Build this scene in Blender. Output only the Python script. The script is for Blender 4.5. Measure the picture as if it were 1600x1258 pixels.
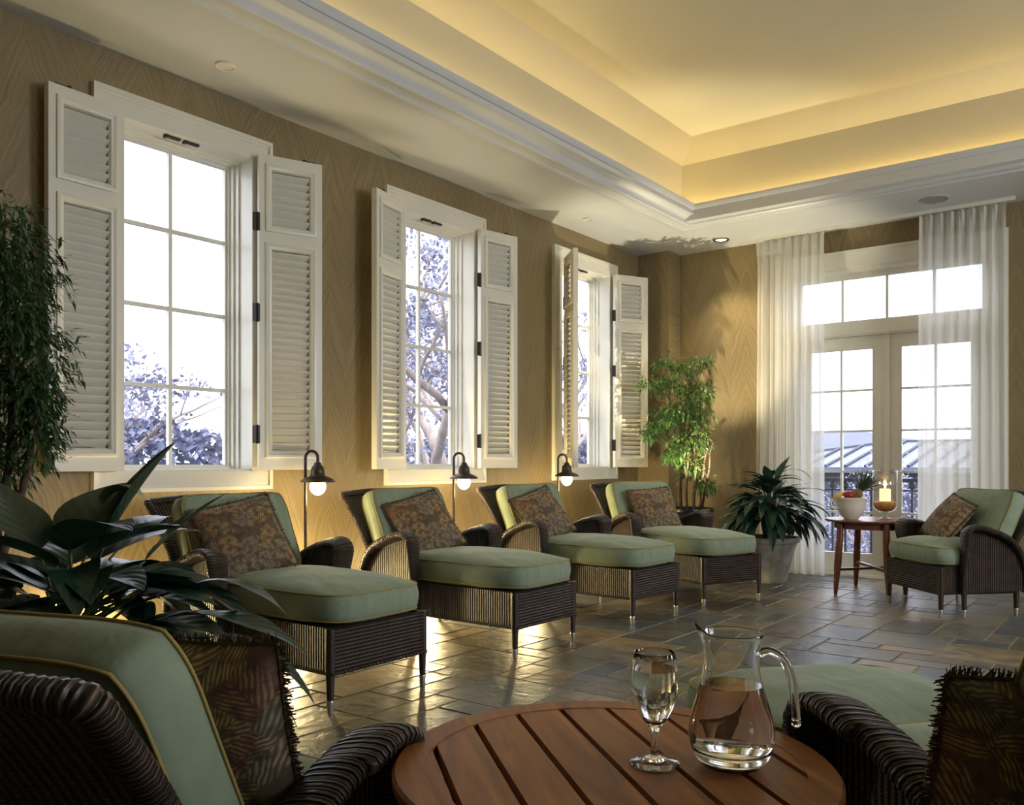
import bpy, bmesh, math, random
from math import sin, cos, pi, radians, sqrt, atan2
from mathutils import Vector, Matrix, Euler
from mathutils import noise as mnoise

# ------------------------------------------------------------------ clear
for o in list(bpy.data.objects):
    bpy.data.objects.remove(o, do_unlink=True)
SC = bpy.context.scene
COL = SC.collection
RND = random.Random(7)

# ------------------------------------------------------------------ camera
CAM_H = 1.08
YAW = math.atan(1030 / 1346)
cam_d = bpy.data.cameras.new('camera')
cam = bpy.data.objects.new('camera', cam_d)
COL.objects.link(cam)
cam.location = (0, 0, CAM_H)
cam.rotation_euler = (pi / 2, 0, YAW)
cam_d.sensor_fit = 'HORIZONTAL'
cam_d.sensor_width = 36
cam_d.lens = 36 * 1346 / 1600
cam_d.shift_x = 0
cam_d.shift_y = (723 - 629) / 1600
cam_d.clip_start = 0.05
cam_d.clip_end = 300
SC.camera = cam

# ------------------------------------------------------------------ colour management
SC.view_settings.view_transform = 'Standard'
SC.view_settings.look = 'None'
SC.view_settings.gamma = 1
SC.view_settings.exposure = 0.32
SC.view_settings.use_curve_mapping = False

# ------------------------------------------------------------------ world: bright overcast evening sky
W = bpy.data.worlds.new('sky')
SC.world = W
W.use_nodes = True
bg = W.node_tree.nodes['Background']
bg.inputs['Color'].default_value = (0.82, 0.87, 1.0, 1)
bg.inputs['Strength'].default_value = 3.4

# ------------------------------------------------------------------ lights
def lamp(name, kind, loc, energy, color, rot=(0, 0, 0), size=None, size_y=None, spot=None, blend=.5, radius=.05):
    d = bpy.data.lights.new(name, kind)
    d.energy = energy
    d.color = color
    if kind == 'AREA':
        d.shape = 'RECTANGLE' if size_y else 'SQUARE'
        d.size = size
        if size_y: d.size_y = size_y
    else:
        d.shadow_soft_size = radius
    if kind == 'SPOT':
        d.spot_size = spot
        d.spot_blend = blend
    o = bpy.data.objects.new(name, d)
    o.location = loc
    o.rotation_euler = rot
    COL.objects.link(o)
    return o

WARM = (1.0, 0.62, 0.22)
COVE = (1.0, 0.72, 0.29)
DAY = (0.93, 0.96, 1.0)
# cove strips lying on the hidden ledge of the ceiling tray, shining up and inward
TX0, TX1, TY0, TY1 = -3.70, 2.45, -1.2, 7.50      # inner wall of the tray
CE = 18
lamp('cove_light', 'AREA', (TX0 + .06, 3.15, 3.40), CE, COVE, (0, radians(166), 0), .05, 8.5)
lamp('cove_light', 'AREA', (-.62, TY1 - .06, 3.40), CE * .75, COVE, (radians(166), 0, 0), 6.0, .05)
lamp('cove_light', 'AREA', (TX1 - .06, 3.15, 3.40), CE * .5, COVE, (0, radians(194), 0), .05, 8.5)
# daylight entering by the windows of the right wall and the back of the room
for yy, e in ((2.7, 27), (5.2, 95)):
    lamp('window_daylight', 'AREA', (3.42, yy, 1.95), e, DAY, (0, radians(90), 0), 1.7, 1.5)
# daylight through the three windows and the french doors of the photograph
# (sky portals: they only guide the sky's own light through the openings)
for yy in (2.84, 4.98, 7.12):
    lamp('sky_portal', 'AREA', (-4.79, yy, 2.0), 1, (1, 1, 1), (0, radians(-90), 0), 1.95, .86).data.cycles.is_portal = True
lamp('sky_portal', 'AREA', (-2.115, 8.67, 1.46), 1, (1, 1, 1), (radians(-90), 0, 0), 1.74, 2.95).data.cycles.is_portal = True
# low lights standing on the floor behind the chaises, washing the wall
for yy, e in ((3.42, 26), (4.70, 22), (6.02, 16), (2.2, 9)):
    lamp('wall_wash', 'POINT', (-4.42, yy, 0.22), e * 2.0, (1, .79, .40), radius=.04)
# uplight at the foot of the corner plant
lamp('plant_uplight', 'SPOT', (-3.38, 7.40, 0.62), 190, (1, .88, .60), Vector((-.22, .20, 1)).to_track_quat('-Z', 'Y').to_euler(), spot=radians(84), radius=.010)
# recessed downlight
lamp('downlight_beam', 'SPOT', (-3.56, 8.02, 3.27), 60, (1, .82, .5), (0, 0, 0), spot=radians(95), blend=.8, radius=.04)

# ------------------------------------------------------------------ material helpers
def new_mat(name):
    m = bpy.data.materials.new(name)
    m.use_nodes = True
    nt = m.node_tree
    return m, nt, nt.nodes['Principled BSDF']

def N(nt, t, **kw):
    n = nt.nodes.new(t)
    for k, v in kw.items():
        setattr(n, k, v)
    return n

def math_n(nt, op, a, b=None, clamp=False):
    n = N(nt, 'ShaderNodeMath', operation=op)
    n.use_clamp = clamp
    for i, v in enumerate((a, b)):
        if v is None: continue
        if isinstance(v, (int, float)): n.inputs[i].default_value = v
        else: nt.links.new(v, n.inputs[i])
    return n.outputs[0]

def ramp(nt, fac, stops, interp='LINEAR'):
    r = N(nt, 'ShaderNodeValToRGB')
    r.color_ramp.interpolation = interp
    el = r.color_ramp.elements
    while len(el) < len(stops): el.new(.5)
    for e, (p, c) in zip(el, stops):
        e.position = p
        e.color = (*c, 1) if len(c) == 3 else c
    nt.links.new(fac, r.inputs[0])
    return r.outputs[0]

def bump(nt, b, height, strength=.4, dist=.01):
    n = N(nt, 'ShaderNodeBump')
    n.inputs['Strength'].default_value = strength
    n.inputs['Distance'].default_value = dist
    nt.links.new(height, n.inputs['Height'])
    nt.links.new(n.outputs[0], b.inputs['Normal'])

def mixc(nt, fac, a, b, mode='MIX'):
    n = N(nt, 'ShaderNodeMix', data_type='RGBA', blend_type=mode)
    if isinstance(fac, (int, float)): n.inputs[0].default_value = fac
    else: nt.links.new(fac, n.inputs[0])
    for i, v in ((6, a), (7, b)):
        if isinstance(v, tuple): n.inputs[i].default_value = (*v, 1)
        else: nt.links.new(v, n.inputs[i])
    return n.outputs[2]

def plain(name, col, rough=.5, metal=0, var=.12, scale=8, bmp=0, spec=.5, bscale=None, coat=0, sheen=0):
    m, nt, b = new_mat(name)
    tc = N(nt, 'ShaderNodeTexCoord')
    no = N(nt, 'ShaderNodeTexNoise')
    no.inputs['Scale'].default_value = scale
    no.inputs['Detail'].default_value = 4
    nt.links.new(tc.outputs['Object'], no.inputs['Vector'])
    lo = tuple(c * (1 - var) for c in col); hi = tuple(min(1, c * (1 + var)) for c in col)
    c = ramp(nt, no.outputs[0], [(.3, lo), (.7, hi)])
    nt.links.new(c, b.inputs['Base Color'])
    b.inputs['Roughness'].default_value = rough
    b.inputs['Metallic'].default_value = metal
    b.inputs['Specular IOR Level'].default_value = spec
    b.inputs['Coat Weight'].default_value = coat
    b.inputs['Sheen Weight'].default_value = sheen
    if bmp:
        n2 = N(nt, 'ShaderNodeTexNoise')
        n2.inputs['Scale'].default_value = bscale or scale * 6
        n2.inputs['Detail'].default_value = 3
        nt.links.new(tc.outputs['Object'], n2.inputs['Vector'])
        bump(nt, b, n2.outputs[0], bmp)
    return m

M = {}
M['white'] = plain('cream_gloss_paint', (.74, .715, .61), .32, var=.03, scale=3)
M['ceil'] = plain('cream_ceiling_paint', (.61, .625, .62), .38, var=.02, scale=2)
M['tray'] = plain('cream_tray_paint', (.60, .555, .41), .55, var=.02, scale=2)
M['hinge'] = plain('dark_bronze_hinge', (.05, .045, .04), .4, .8)
M['bronze'] = plain('aged_bronze', (.075, .06, .05), .42, .85, var=.25, scale=20)
M['brass'] = plain('polished_brass', (.75, .52, .22), .22, 1, var=.1)
M['chrome'] = plain('brushed_nickel_ferrule', (.60, .58, .54), .36, .9)
M['darkwood'] = plain('dark_lacquered_leg', (.030, .018, .014), .35, var=.3)
M['redwood'] = plain('cherry_wood', (.20, .062, .028), .34, var=.25, scale=5)
M['piping'] = plain('gold_piping', (.34, .25, .07), .8, var=.1)
M['pot_black'] = plain('black_glazed_pot', (.012, .013, .018), .18, var=.2)
M['pot_stone'] = plain('whitewashed_stone_pot', (.42, .39, .33), .85, var=.35, scale=9, bmp=.6)
M['soil'] = plain('dark_soil', (.02, .014, .01), .95, var=.5, scale=40, bmp=.8)
M['bark'] = plain('grey_brown_bark', (.10, .065, .04), .85, var=.4, scale=25, bmp=.7)
M['bowl'] = plain('cream_glazed_ceramic', (.72, .67, .55), .2, var=.04)
M['apple'] = plain('red_apple_skin', (.30, .02, .02), .25, var=.5, scale=20)
M['yellow'] = plain('yellow_fruit_skin', (.75, .45, .06), .4, var=.2, scale=20)
M['pine'] = plain('pineapple_skin', (.22, .13, .03), .6, var=.6, scale=60, bmp=.8)
M['leafpine'] = plain('pineapple_leaf', (.04, .07, .03), .5, var=.4)
M['potpourri'] = plain('amber_potpourri', (.62, .30, .06), .5, var=.5, scale=90, bmp=.8, bscale=90)
M['speaker'] = plain('ceiling_speaker_grille', (.34, .32, .29), .6, bmp=.3, bscale=400)
M['disc'] = plain('white_disc_cover', (.72, .68, .62), .35, var=.02)
M['railing'] = plain('dark_blue_grey_iron', (.035, .04, .065), .5, var=.2)
M['roof_metal'] = plain('standing_seam_zinc', (.13, .14, .21), .4, .2, var=.08, scale=1)
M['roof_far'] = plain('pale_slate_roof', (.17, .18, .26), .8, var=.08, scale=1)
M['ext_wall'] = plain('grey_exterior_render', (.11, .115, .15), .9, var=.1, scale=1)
M['ext_ground'] = plain('exterior_ground', (.07, .075, .10), .95, var=.4, scale=.5)
M['balcony'] = plain('balcony_paving', (.20, .20, .22), .8, var=.1)
M['ext_bark'] = plain('pale_tree_bark', (.42, .34, .30), .9, var=.3, scale=3)
M['ext_leaf'] = plain('haze_tinted_outdoor_foliage', (.30, .30, .40), .8, var=.3, scale=2)  # pale blue mixes outdoor haze and the daylight cast into the leaf colour
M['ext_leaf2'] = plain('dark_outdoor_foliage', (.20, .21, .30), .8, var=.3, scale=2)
M['slot'] = plain('dark_gap', (.012, .010, .009), .9)
M['fringe'] = plain('brown_brush_fringe', (.085, .055, .03), .9, var=.5, scale=60)

def fabric():
    m, nt, b = new_mat('sage_green_velvet')
    tc = N(nt, 'ShaderNodeTexCoord')
    n1 = N(nt, 'ShaderNodeTexNoise'); n1.inputs['Scale'].default_value = 9; n1.inputs['Detail'].default_value = 5
    mp = N(nt, 'ShaderNodeMapping'); mp.inputs['Scale'].default_value = (1, 3, 1)
    nt.links.new(tc.outputs['Object'], mp.inputs[0]); nt.links.new(mp.outputs[0], n1.inputs['Vector'])
    c = ramp(nt, n1.outputs[0], [(.25, (.190, .240, .155)), (.75, (.250, .310, .205))])
    nt.links.new(c, b.inputs['Base Color'])
    b.inputs['Roughness'].default_value = .85
    b.inputs['Sheen Weight'].default_value = .2
    b.inputs['Sheen Roughness'].default_value = .4
    b.inputs['Sheen Tint'].default_value = (.9, .95, .8, 1)
    n2 = N(nt, 'ShaderNodeTexNoise'); n2.inputs['Scale'].default_value = 350
    nt.links.new(tc.outputs['Object'], n2.inputs['Vector'])
    n3 = N(nt, 'ShaderNodeTexNoise'); n3.inputs['Scale'].default_value = 7; n3.inputs['Distortion'].default_value = 1.5
    nt.links.new(tc.outputs['Object'], n3.inputs['Vector'])
    h = math_n(nt, 'ADD', math_n(nt, 'MULTIPLY', n2.outputs[0], .08), n3.outputs[0])
    bump(nt, b, h, .35, .012)
    return m
M['fabric'] = fabric()

def wicker(name, base, light, pitch=.0165, cross=.0075):
    """ribs run along V and repeat along U (metres)"""
    m, nt, b = new_mat(name)
    uv = N(nt, 'ShaderNodeUVMap')
    sp = N(nt, 'ShaderNodeSeparateXYZ'); nt.links.new(uv.outputs[0], sp.inputs[0])
    u = math_n(nt, 'MULTIPLY', sp.outputs[0], 2 * pi / pitch)
    su = math_n(nt, 'SINE', u)
    v = math_n(nt, 'MULTIPLY', sp.outputs[1], 2 * pi / cross)
    v2 = math_n(nt, 'ADD', v, math_n(nt, 'MULTIPLY', su, 1.2))
    sv = math_n(nt, 'SINE', v2)
    h = math_n(nt, 'ADD', math_n(nt, 'MULTIPLY', su, .85), math_n(nt, 'MULTIPLY', sv, .22))
    f = math_n(nt, 'MULTIPLY_ADD', h, .5)
    f.node.inputs[2].default_value = .5
    tc = N(nt, 'ShaderNodeTexCoord')
    no = N(nt, 'ShaderNodeTexNoise'); no.inputs['Scale'].default_value = 14; no.inputs['Detail'].default_value = 4
    nt.links.new(tc.outputs['Object'], no.inputs['Vector'])
    f2 = math_n(nt, 'MULTIPLY', f, math_n(nt, 'ADD', no.outputs[0], .4))
    dark = tuple(c * .25 for c in base)
    c = ramp(nt, f2, [(.12, dark), (.5, base), (.95, light)])
    nt.links.new(c, b.inputs['Base Color'])
    b.inputs['Roughness'].default_value = .42
    bump(nt, b, h, .9, .006)
    return m
M['wicker'] = wicker('brown_woven_wicker', (.045, .028, .021), (.135, .092, .066))
M['wicker_band'] = wicker('wicker_wrapped_band', (.045, .028, .020), (.15, .10, .07), pitch=.008, cross=.02)

def palm_tapestry():
    m, nt, b = new_mat('palm_leaf_tapestry')
    uv = N(nt, 'ShaderNodeUVMap')
    nz = N(nt, 'ShaderNodeTexNoise'); nz.inputs['Scale'].default_value = 7
    nt.links.new(uv.outputs[0], nz.inputs['Vector'])
    dm = N(nt, 'ShaderNodeVectorMath', operation='MULTIPLY_ADD')
    nt.links.new(nz.outputs['Color'], dm.inputs[0]); dm.inputs[1].default_value = (.05, .05, 0)
    nt.links.new(uv.outputs[0], dm.inputs[2])
    vo = N(nt, 'ShaderNodeTexVoronoi'); vo.voronoi_dimensions = '2D'; vo.inputs['Scale'].default_value = 4.2
    nt.links.new(dm.outputs[0], vo.inputs['Vector'])
    sub = N(nt, 'ShaderNodeVectorMath', operation='SUBTRACT')
    nt.links.new(dm.outputs[0], sub.inputs[0]); nt.links.new(vo.outputs['Position'], sub.inputs[1])
    cs = N(nt, 'ShaderNodeSeparateXYZ'); nt.links.new(vo.outputs['Color'], cs.inputs[0])
    rot = N(nt, 'ShaderNodeVectorRotate', rotation_type='Z_AXIS')
    nt.links.new(sub.outputs[0], rot.inputs['Vector'])
    nt.links.new(math_n(nt, 'MULTIPLY', cs.outputs[0], 6.28), rot.inputs['Angle'])
    sp = N(nt, 'ShaderNodeSeparateXYZ'); nt.links.new(rot.outputs[0], sp.inputs[0])
    ax = math_n(nt, 'ABSOLUTE', sp.outputs[0])
    st = math_n(nt, 'SINE', math_n(nt, 'MULTIPLY', math_n(nt, 'SUBTRACT', sp.outputs[1], math_n(nt, 'MULTIPLY', ax, 1.5)), 170))
    f0 = math_n(nt, 'MULTIPLY_ADD', st, .55); f0.node.inputs[2].default_value = .5
    # frond outline and dark midrib
    env = math_n(nt, 'MULTIPLY_ADD', math_n(nt, 'POWER', math_n(nt, 'ABSOLUTE', sp.outputs[1]), 2.0), -2.6); env.node.inputs[2].default_value = .125
    msk = math_n(nt, 'MULTIPLY', math_n(nt, 'SUBTRACT', env, ax), 60, True)
    rib = math_n(nt, 'MULTIPLY', ax, 160, True)
    f = math_n(nt, 'MULTIPLY', math_n(nt, 'MULTIPLY', f0, rib), msk)
    f = math_n(nt, 'MAXIMUM', f, .20)
    tone = ramp(nt, cs.outputs[1], [(0, (.50, .34, .14)), (.35, (.38, .31, .19)), (.6, (.40, .20, .10)), (.8, (.28, .26, .16)), (1, (.52, .43, .28))], 'CONSTANT')
    n4 = N(nt, 'ShaderNodeTexNoise'); n4.inputs['Scale'].default_value = 16
    nt.links.new(uv.outputs[0], n4.inputs['Vector'])
    f = math_n(nt, 'MULTIPLY', f, ramp(nt, n4.outputs[0], [(.35, (.15, .15, .15)), (.6, (1, 1, 1))]))
    c = mixc(nt, f, (.07, .042, .028), tone)
    nt.links.new(c, b.inputs['Base Color'])
    b.inputs['Roughness'].default_value = .9
    n2 = N(nt, 'ShaderNodeTexNoise'); n2.inputs['Scale'].default_value = 260
    nt.links.new(uv.outputs[0], n2.inputs['Vector'])
    bump(nt, b, n2.outputs[0], .4, .004)
    return m
M['palm'] = palm_tapestry()

def wallpaper(axis):
    """leaf-veneer wallpaper: vertical strips of feathered diagonal streaks"""
    m, nt, b = new_mat('leaf_veneer_wallpaper_' + axis)
    tc = N(nt, 'ShaderNodeTexCoord')
    s = N(nt, 'ShaderNodeSeparateXYZ'); nt.links.new(tc.outputs['Object'], s.inputs[0])
    h = s.outputs[1 if axis == 'y' else 0]; z = s.outputs[2]
    cw = .30
    hn = math_n(nt, 'DIVIDE', h, cw)
    idx = math_n(nt, 'FLOOR', hn)
    fr = math_n(nt, 'ABSOLUTE', math_n(nt, 'SUBTRACT', math_n(nt, 'FRACT', hn), .5))
    no = N(nt, 'ShaderNodeTexNoise'); no.inputs['Scale'].default_value = 3.2; no.inputs['Detail'].default_value = 3
    nt.links.new(tc.outputs['Object'], no.inputs['Vector'])
    par = math_n(nt, 'SINE', math_n(nt, 'MULTIPLY', idx, 2.4))
    sgn = math_n(nt, 'SIGN', par)
    q = math_n(nt, 'ADD', z, math_n(nt, 'MULTIPLY', math_n(nt, 'MULTIPLY', fr, sgn), .75))
    q = math_n(nt, 'ADD', q, math_n(nt, 'MULTIPLY', no.outputs[0], .34))
    cb = N(nt, 'ShaderNodeCombineXYZ')
    nt.links.new(math_n(nt, 'MULTIPLY', q, 44), cb.inputs[0])
    nt.links.new(math_n(nt, 'MULTIPLY', fr, 1.6), cb.inputs[1])
    nt.links.new(math_n(nt, 'MULTIPLY', idx, 7.3), cb.inputs[2])
    st = N(nt, 'ShaderNodeTexNoise'); st.inputs['Scale'].default_value = 1.0; st.inputs['Detail'].default_value = 5; st.inputs['Roughness'].default_value = .6
    nt.links.new(cb.outputs[0], st.inputs['Vector'])
    c = ramp(nt, st.outputs[0], [(.30, (.150, .104, .048)), (.5, (.245, .182, .088)), (.70, (.335, .265, .138))])
    big = N(nt, 'ShaderNodeTexNoise'); big.inputs['Scale'].default_value = 1.1
    nt.links.new(tc.outputs['Object'], big.inputs['Vector'])
    c2 = mixc(nt, .35, c, ramp(nt, big.outputs[0], [(.35, (.21, .155, .075)), (.65, (.315, .245, .125))]))
    nt.links.new(c2, b.inputs['Base Color'])
    b.inputs['Roughness'].default_value = .5
    b.inputs['Specular IOR Level'].default_value = .35
    bump(nt, b, st.outputs[0], .25, .004)
    return m
M['paper_y'] = wallpaper('y')
M['paper_x'] = wallpaper('x')

def slate():
    m, nt, b = new_mat('cleft_slate_tile')
    at = N(nt, 'ShaderNodeAttribute', attribute_name='tile'); at.attribute_type = 'GEOMETRY'
    sp = N(nt, 'ShaderNodeSeparateXYZ'); nt.links.new(at.outputs['Vector'], sp.inputs[0])
    tone = ramp(nt, sp.outputs[0], [(0, (.070, .062, .050)), (.14, (.060, .070, .080)), (.24, (.115, .098, .066)), (.36, (.080, .078, .065)),
                                    (.48, (.135, .105, .064)), (.58, (.055, .050, .042)), (.68, (.100, .098, .082)), (.78, (.085, .062, .050)),
                                    (.87, (.040, .050, .062)), (.93, (.165, .130, .080))], 'CONSTANT')
    tc = N(nt, 'ShaderNodeTexCoord')
    off = N(nt, 'ShaderNodeVectorMath', operation='MULTIPLY_ADD')
    nt.links.new(at.outputs['Vector'], off.inputs[0]); off.inputs[1].default_value = (17, 23, 9)
    nt.links.new(tc.outputs['Object'], off.inputs[2])
    no = N(nt, 'ShaderNodeTexNoise'); no.inputs['Scale'].default_value = 7; no.inputs['Detail'].default_value = 7; no.inputs['Roughness'].default_value = .62; no.inputs['Distortion'].default_value = .7
    nt.links.new(off.outputs[0], no.inputs['Vector'])
    v = ramp(nt, no.outputs[0], [(.28, (.62, .60, .56)), (.5, (1.35, 1.3, 1.2)), (.75, (2.1, 1.9, 1.5))])
    c = mixc(nt, 1.0, tone, v, 'MULTIPLY')
    nt.links.new(c, b.inputs['Base Color'])
    r = math_n(nt, 'MULTIPLY_ADD', no.outputs[0], .35); r.node.inputs[2].default_value = .19
    nt.links.new(r, b.inputs['Roughness'])
    b.inputs['Specular IOR Level'].default_value = .55
    n2 = N(nt, 'ShaderNodeTexNoise'); n2.inputs['Scale'].default_value = 11; n2.inputs['Detail'].default_value = 6; n2.inputs['Distortion'].default_value = 1
    nt.links.new(off.outputs[0], n2.inputs['Vector'])
    bump(nt, b, n2.outputs[0], .55, .010)
    return m
M['slate'] = slate()
M['grout'] = plain('sandy_grout', (.27, .225, .14), .9, var=.15, scale=20, bmp=.3)

def teak():
    m, nt, b = new_mat('oiled_teak')
    tc = N(nt, 'ShaderNodeTexCoord')
    mp = N(nt, 'ShaderNodeMapping'); mp.inputs['Scale'].default_value = (1.3, 11, 11)
    nt.links.new(tc.outputs['Object'], mp.inputs[0])
    no = N(nt, 'ShaderNodeTexNoise'); no.inputs['Scale'].default_value = 2.2; no.inputs['Detail'].default_value = 8; no.inputs['Distortion'].default_value = 1.1
    nt.links.new(mp.outputs[0], no.inputs['Vector'])
    c = ramp(nt, no.outputs[0], [(.3, (.20, .070, .018)), (.5, (.32, .120, .030)), (.72, (.43, .175, .048))])
    nt.links.new(c, b.inputs['Base Color'])
    b.inputs['Roughness'].default_value = .5
    b.inputs['Specular IOR Level'].default_value = .35
    bump(nt, b, no.outputs[0], .08, .003)
    return m
M['teak'] = teak()

def leaf(name, a, c_, rough=.3, sss=.0, stripes=True):
    m, nt, b = new_mat(name)
    uv = N(nt, 'ShaderNodeUVMap')
    sp = N(nt, 'ShaderNodeSeparateXYZ'); nt.links.new(uv.outputs[0], sp.inputs[0])
    ax = math_n(nt, 'ABSOLUTE', math_n(nt, 'SUBTRACT', sp.outputs[0], .5))
    st = math_n(nt, 'SINE', math_n(nt, 'MULTIPLY', math_n(nt, 'SUBTRACT', sp.outputs[1], math_n(nt, 'MULTIPLY', ax, .5)), 48))
    f = math_n(nt, 'MULTIPLY_ADD', st, .16); f.node.inputs[2].default_value = .5
    tc = N(nt, 'ShaderNodeTexCoord')
    no = N(nt, 'ShaderNodeTexNoise'); no.inputs['Scale'].default_value = 5
    nt.links.new(tc.outputs['Object'], no.inputs['Vector'])
    f2 = math_n(nt, 'MULTIPLY', math_n(nt, 'ADD', f, .4), no.outputs[0])
    c = ramp(nt, f2, [(.2, a), (.75, c_)])
    nt.links.new(c, b.inputs['Base Color'])
    b.inputs['Roughness'].default_value = rough
    tr = N(nt, 'ShaderNodeBsdfTranslucent'); nt.links.new(c, tr.inputs[0])
    mx = N(nt, 'ShaderNodeMixShader'); mx.inputs[0].default_value = .2
    out = nt.nodes['Material Output']
    nt.links.new(b.outputs[0], mx.inputs[1]); nt.links.new(tr.outputs[0], mx.inputs[2]); nt.links.new(mx.outputs[0], out.inputs[0])
    if stripes: bump(nt, b, f, .5, .004)
    return m
M['lily'] = leaf('glossy_dark_green_leaf', (.006, .024, .014), (.022, .070, .038), .34)
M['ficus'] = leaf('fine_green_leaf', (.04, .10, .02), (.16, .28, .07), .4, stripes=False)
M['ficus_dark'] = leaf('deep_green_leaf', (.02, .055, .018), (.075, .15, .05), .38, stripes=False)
M['deadleaf'] = plain('withered_yellow_leaf', (.80, .48, .08), .6, var=.2)
M['stem'] = plain('green_stem', (.06, .11, .04), .5)
M['spathe'] = plain('pale_green_spathe', (.42, .52, .28), .5, var=.1)

def pane_glass(edge, base):
    m, nt, b = new_mat('clear_pane_glass')
    out = nt.nodes['Material Output']
    t = N(nt, 'ShaderNodeBsdfTransparent'); g = N(nt, 'ShaderNodeBsdfGlossy'); g.inputs['Roughness'].default_value = .02
    lw = N(nt, 'ShaderNodeLayerWeight'); lw.inputs[0].default_value = .5
    fr = N(nt, 'ShaderNodeMath', operation='MULTIPLY_ADD'); fr.inputs[1].default_value = edge; fr.inputs[2].default_value = base
    nt.links.new(math_n(nt, 'POWER', lw.outputs['Facing'], 4), fr.inputs[0])
    mx = N(nt, 'ShaderNodeMixShader')
    nt.links.new(fr.outputs[0], mx.inputs[0]); nt.links.new(t.outputs[0], mx.inputs[1]); nt.links.new(g.outputs[0], mx.inputs[2])
    nt.links.new(mx.outputs[0], out.inputs[0])
    return m
M['pane'] = pane_glass(.30, .03)
M['hurricane'] = pane_glass(.75, .07)

def clear(name, ior, tint=(1, 1, 1)):
    m, nt, b = new_mat(name)
    b.inputs['Base Color'].default_value = (*tint, 1)
    b.inputs['Roughness'].default_value = 0.0
    b.inputs['Transmission Weight'].default_value = 1
    b.inputs['IOR'].default_value = ior
    return m
M['glass'] = clear('clear_glass', 1.48, (.985, .99, .985))
M['water'] = clear('water', 1.33)

def sheer():
    m, nt, b = new_mat('sheer_white_voile')
    out = nt.nodes['Material Output']
    tc = N(nt, 'ShaderNodeTexCoord')
    no = N(nt, 'ShaderNodeTexNoise'); no.inputs['Scale'].default_value = 500
    nt.links.new(tc.outputs['Object'], no.inputs['Vector'])
    t = N(nt, 'ShaderNodeBsdfTransparent'); t.inputs[0].default_value = (1, 1, 1, 1)
    tl = N(nt, 'ShaderNodeBsdfTranslucent'); tl.inputs[0].default_value = (.95, .94, .90, 1)
    d = N(nt, 'ShaderNodeBsdfDiffuse'); d.inputs[0].default_value = (.84, .82, .75, 1)
    m1 = N(nt, 'ShaderNodeMixShader'); m1.inputs[0].default_value = .5
    nt.links.new(tl.outputs[0], m1.inputs[1]); nt.links.new(d.outputs[0], m1.inputs[2])
    m2 = N(nt, 'ShaderNodeMixShader')
    f = math_n(nt, 'MULTIPLY_ADD', no.outputs[0], .2); f.node.inputs[2].default_value = .68
    nt.links.new(f, m2.inputs[0])
    nt.links.new(t.outputs[0], m2.inputs[1]); nt.links.new(m1.outputs[0], m2.inputs[2])
    nt.links.new(m2.outputs[0], out.inputs[0])
    return m
M['sheer'] = sheer()

def emit(name, col, s):
    m, nt, b = new_mat(name)
    b.inputs['Base Color'].default_value = (*col, 1)
    b.inputs['Emission Color'].default_value = (*col, 1)
    b.inputs['Emission Strength'].default_value = s
    return m
M['bulb'] = emit('lit_frosted_bulb', (1, .80, .48), 13)
M['downlens'] = emit('lit_downlight_lens', (1, .88, .62), 5)
M['flame'] = emit('candle_flame', (1, .75, .3), 14)
M['wax'] = emit('glowing_candle_wax', (1, .72, .36), 1.1)

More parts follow.
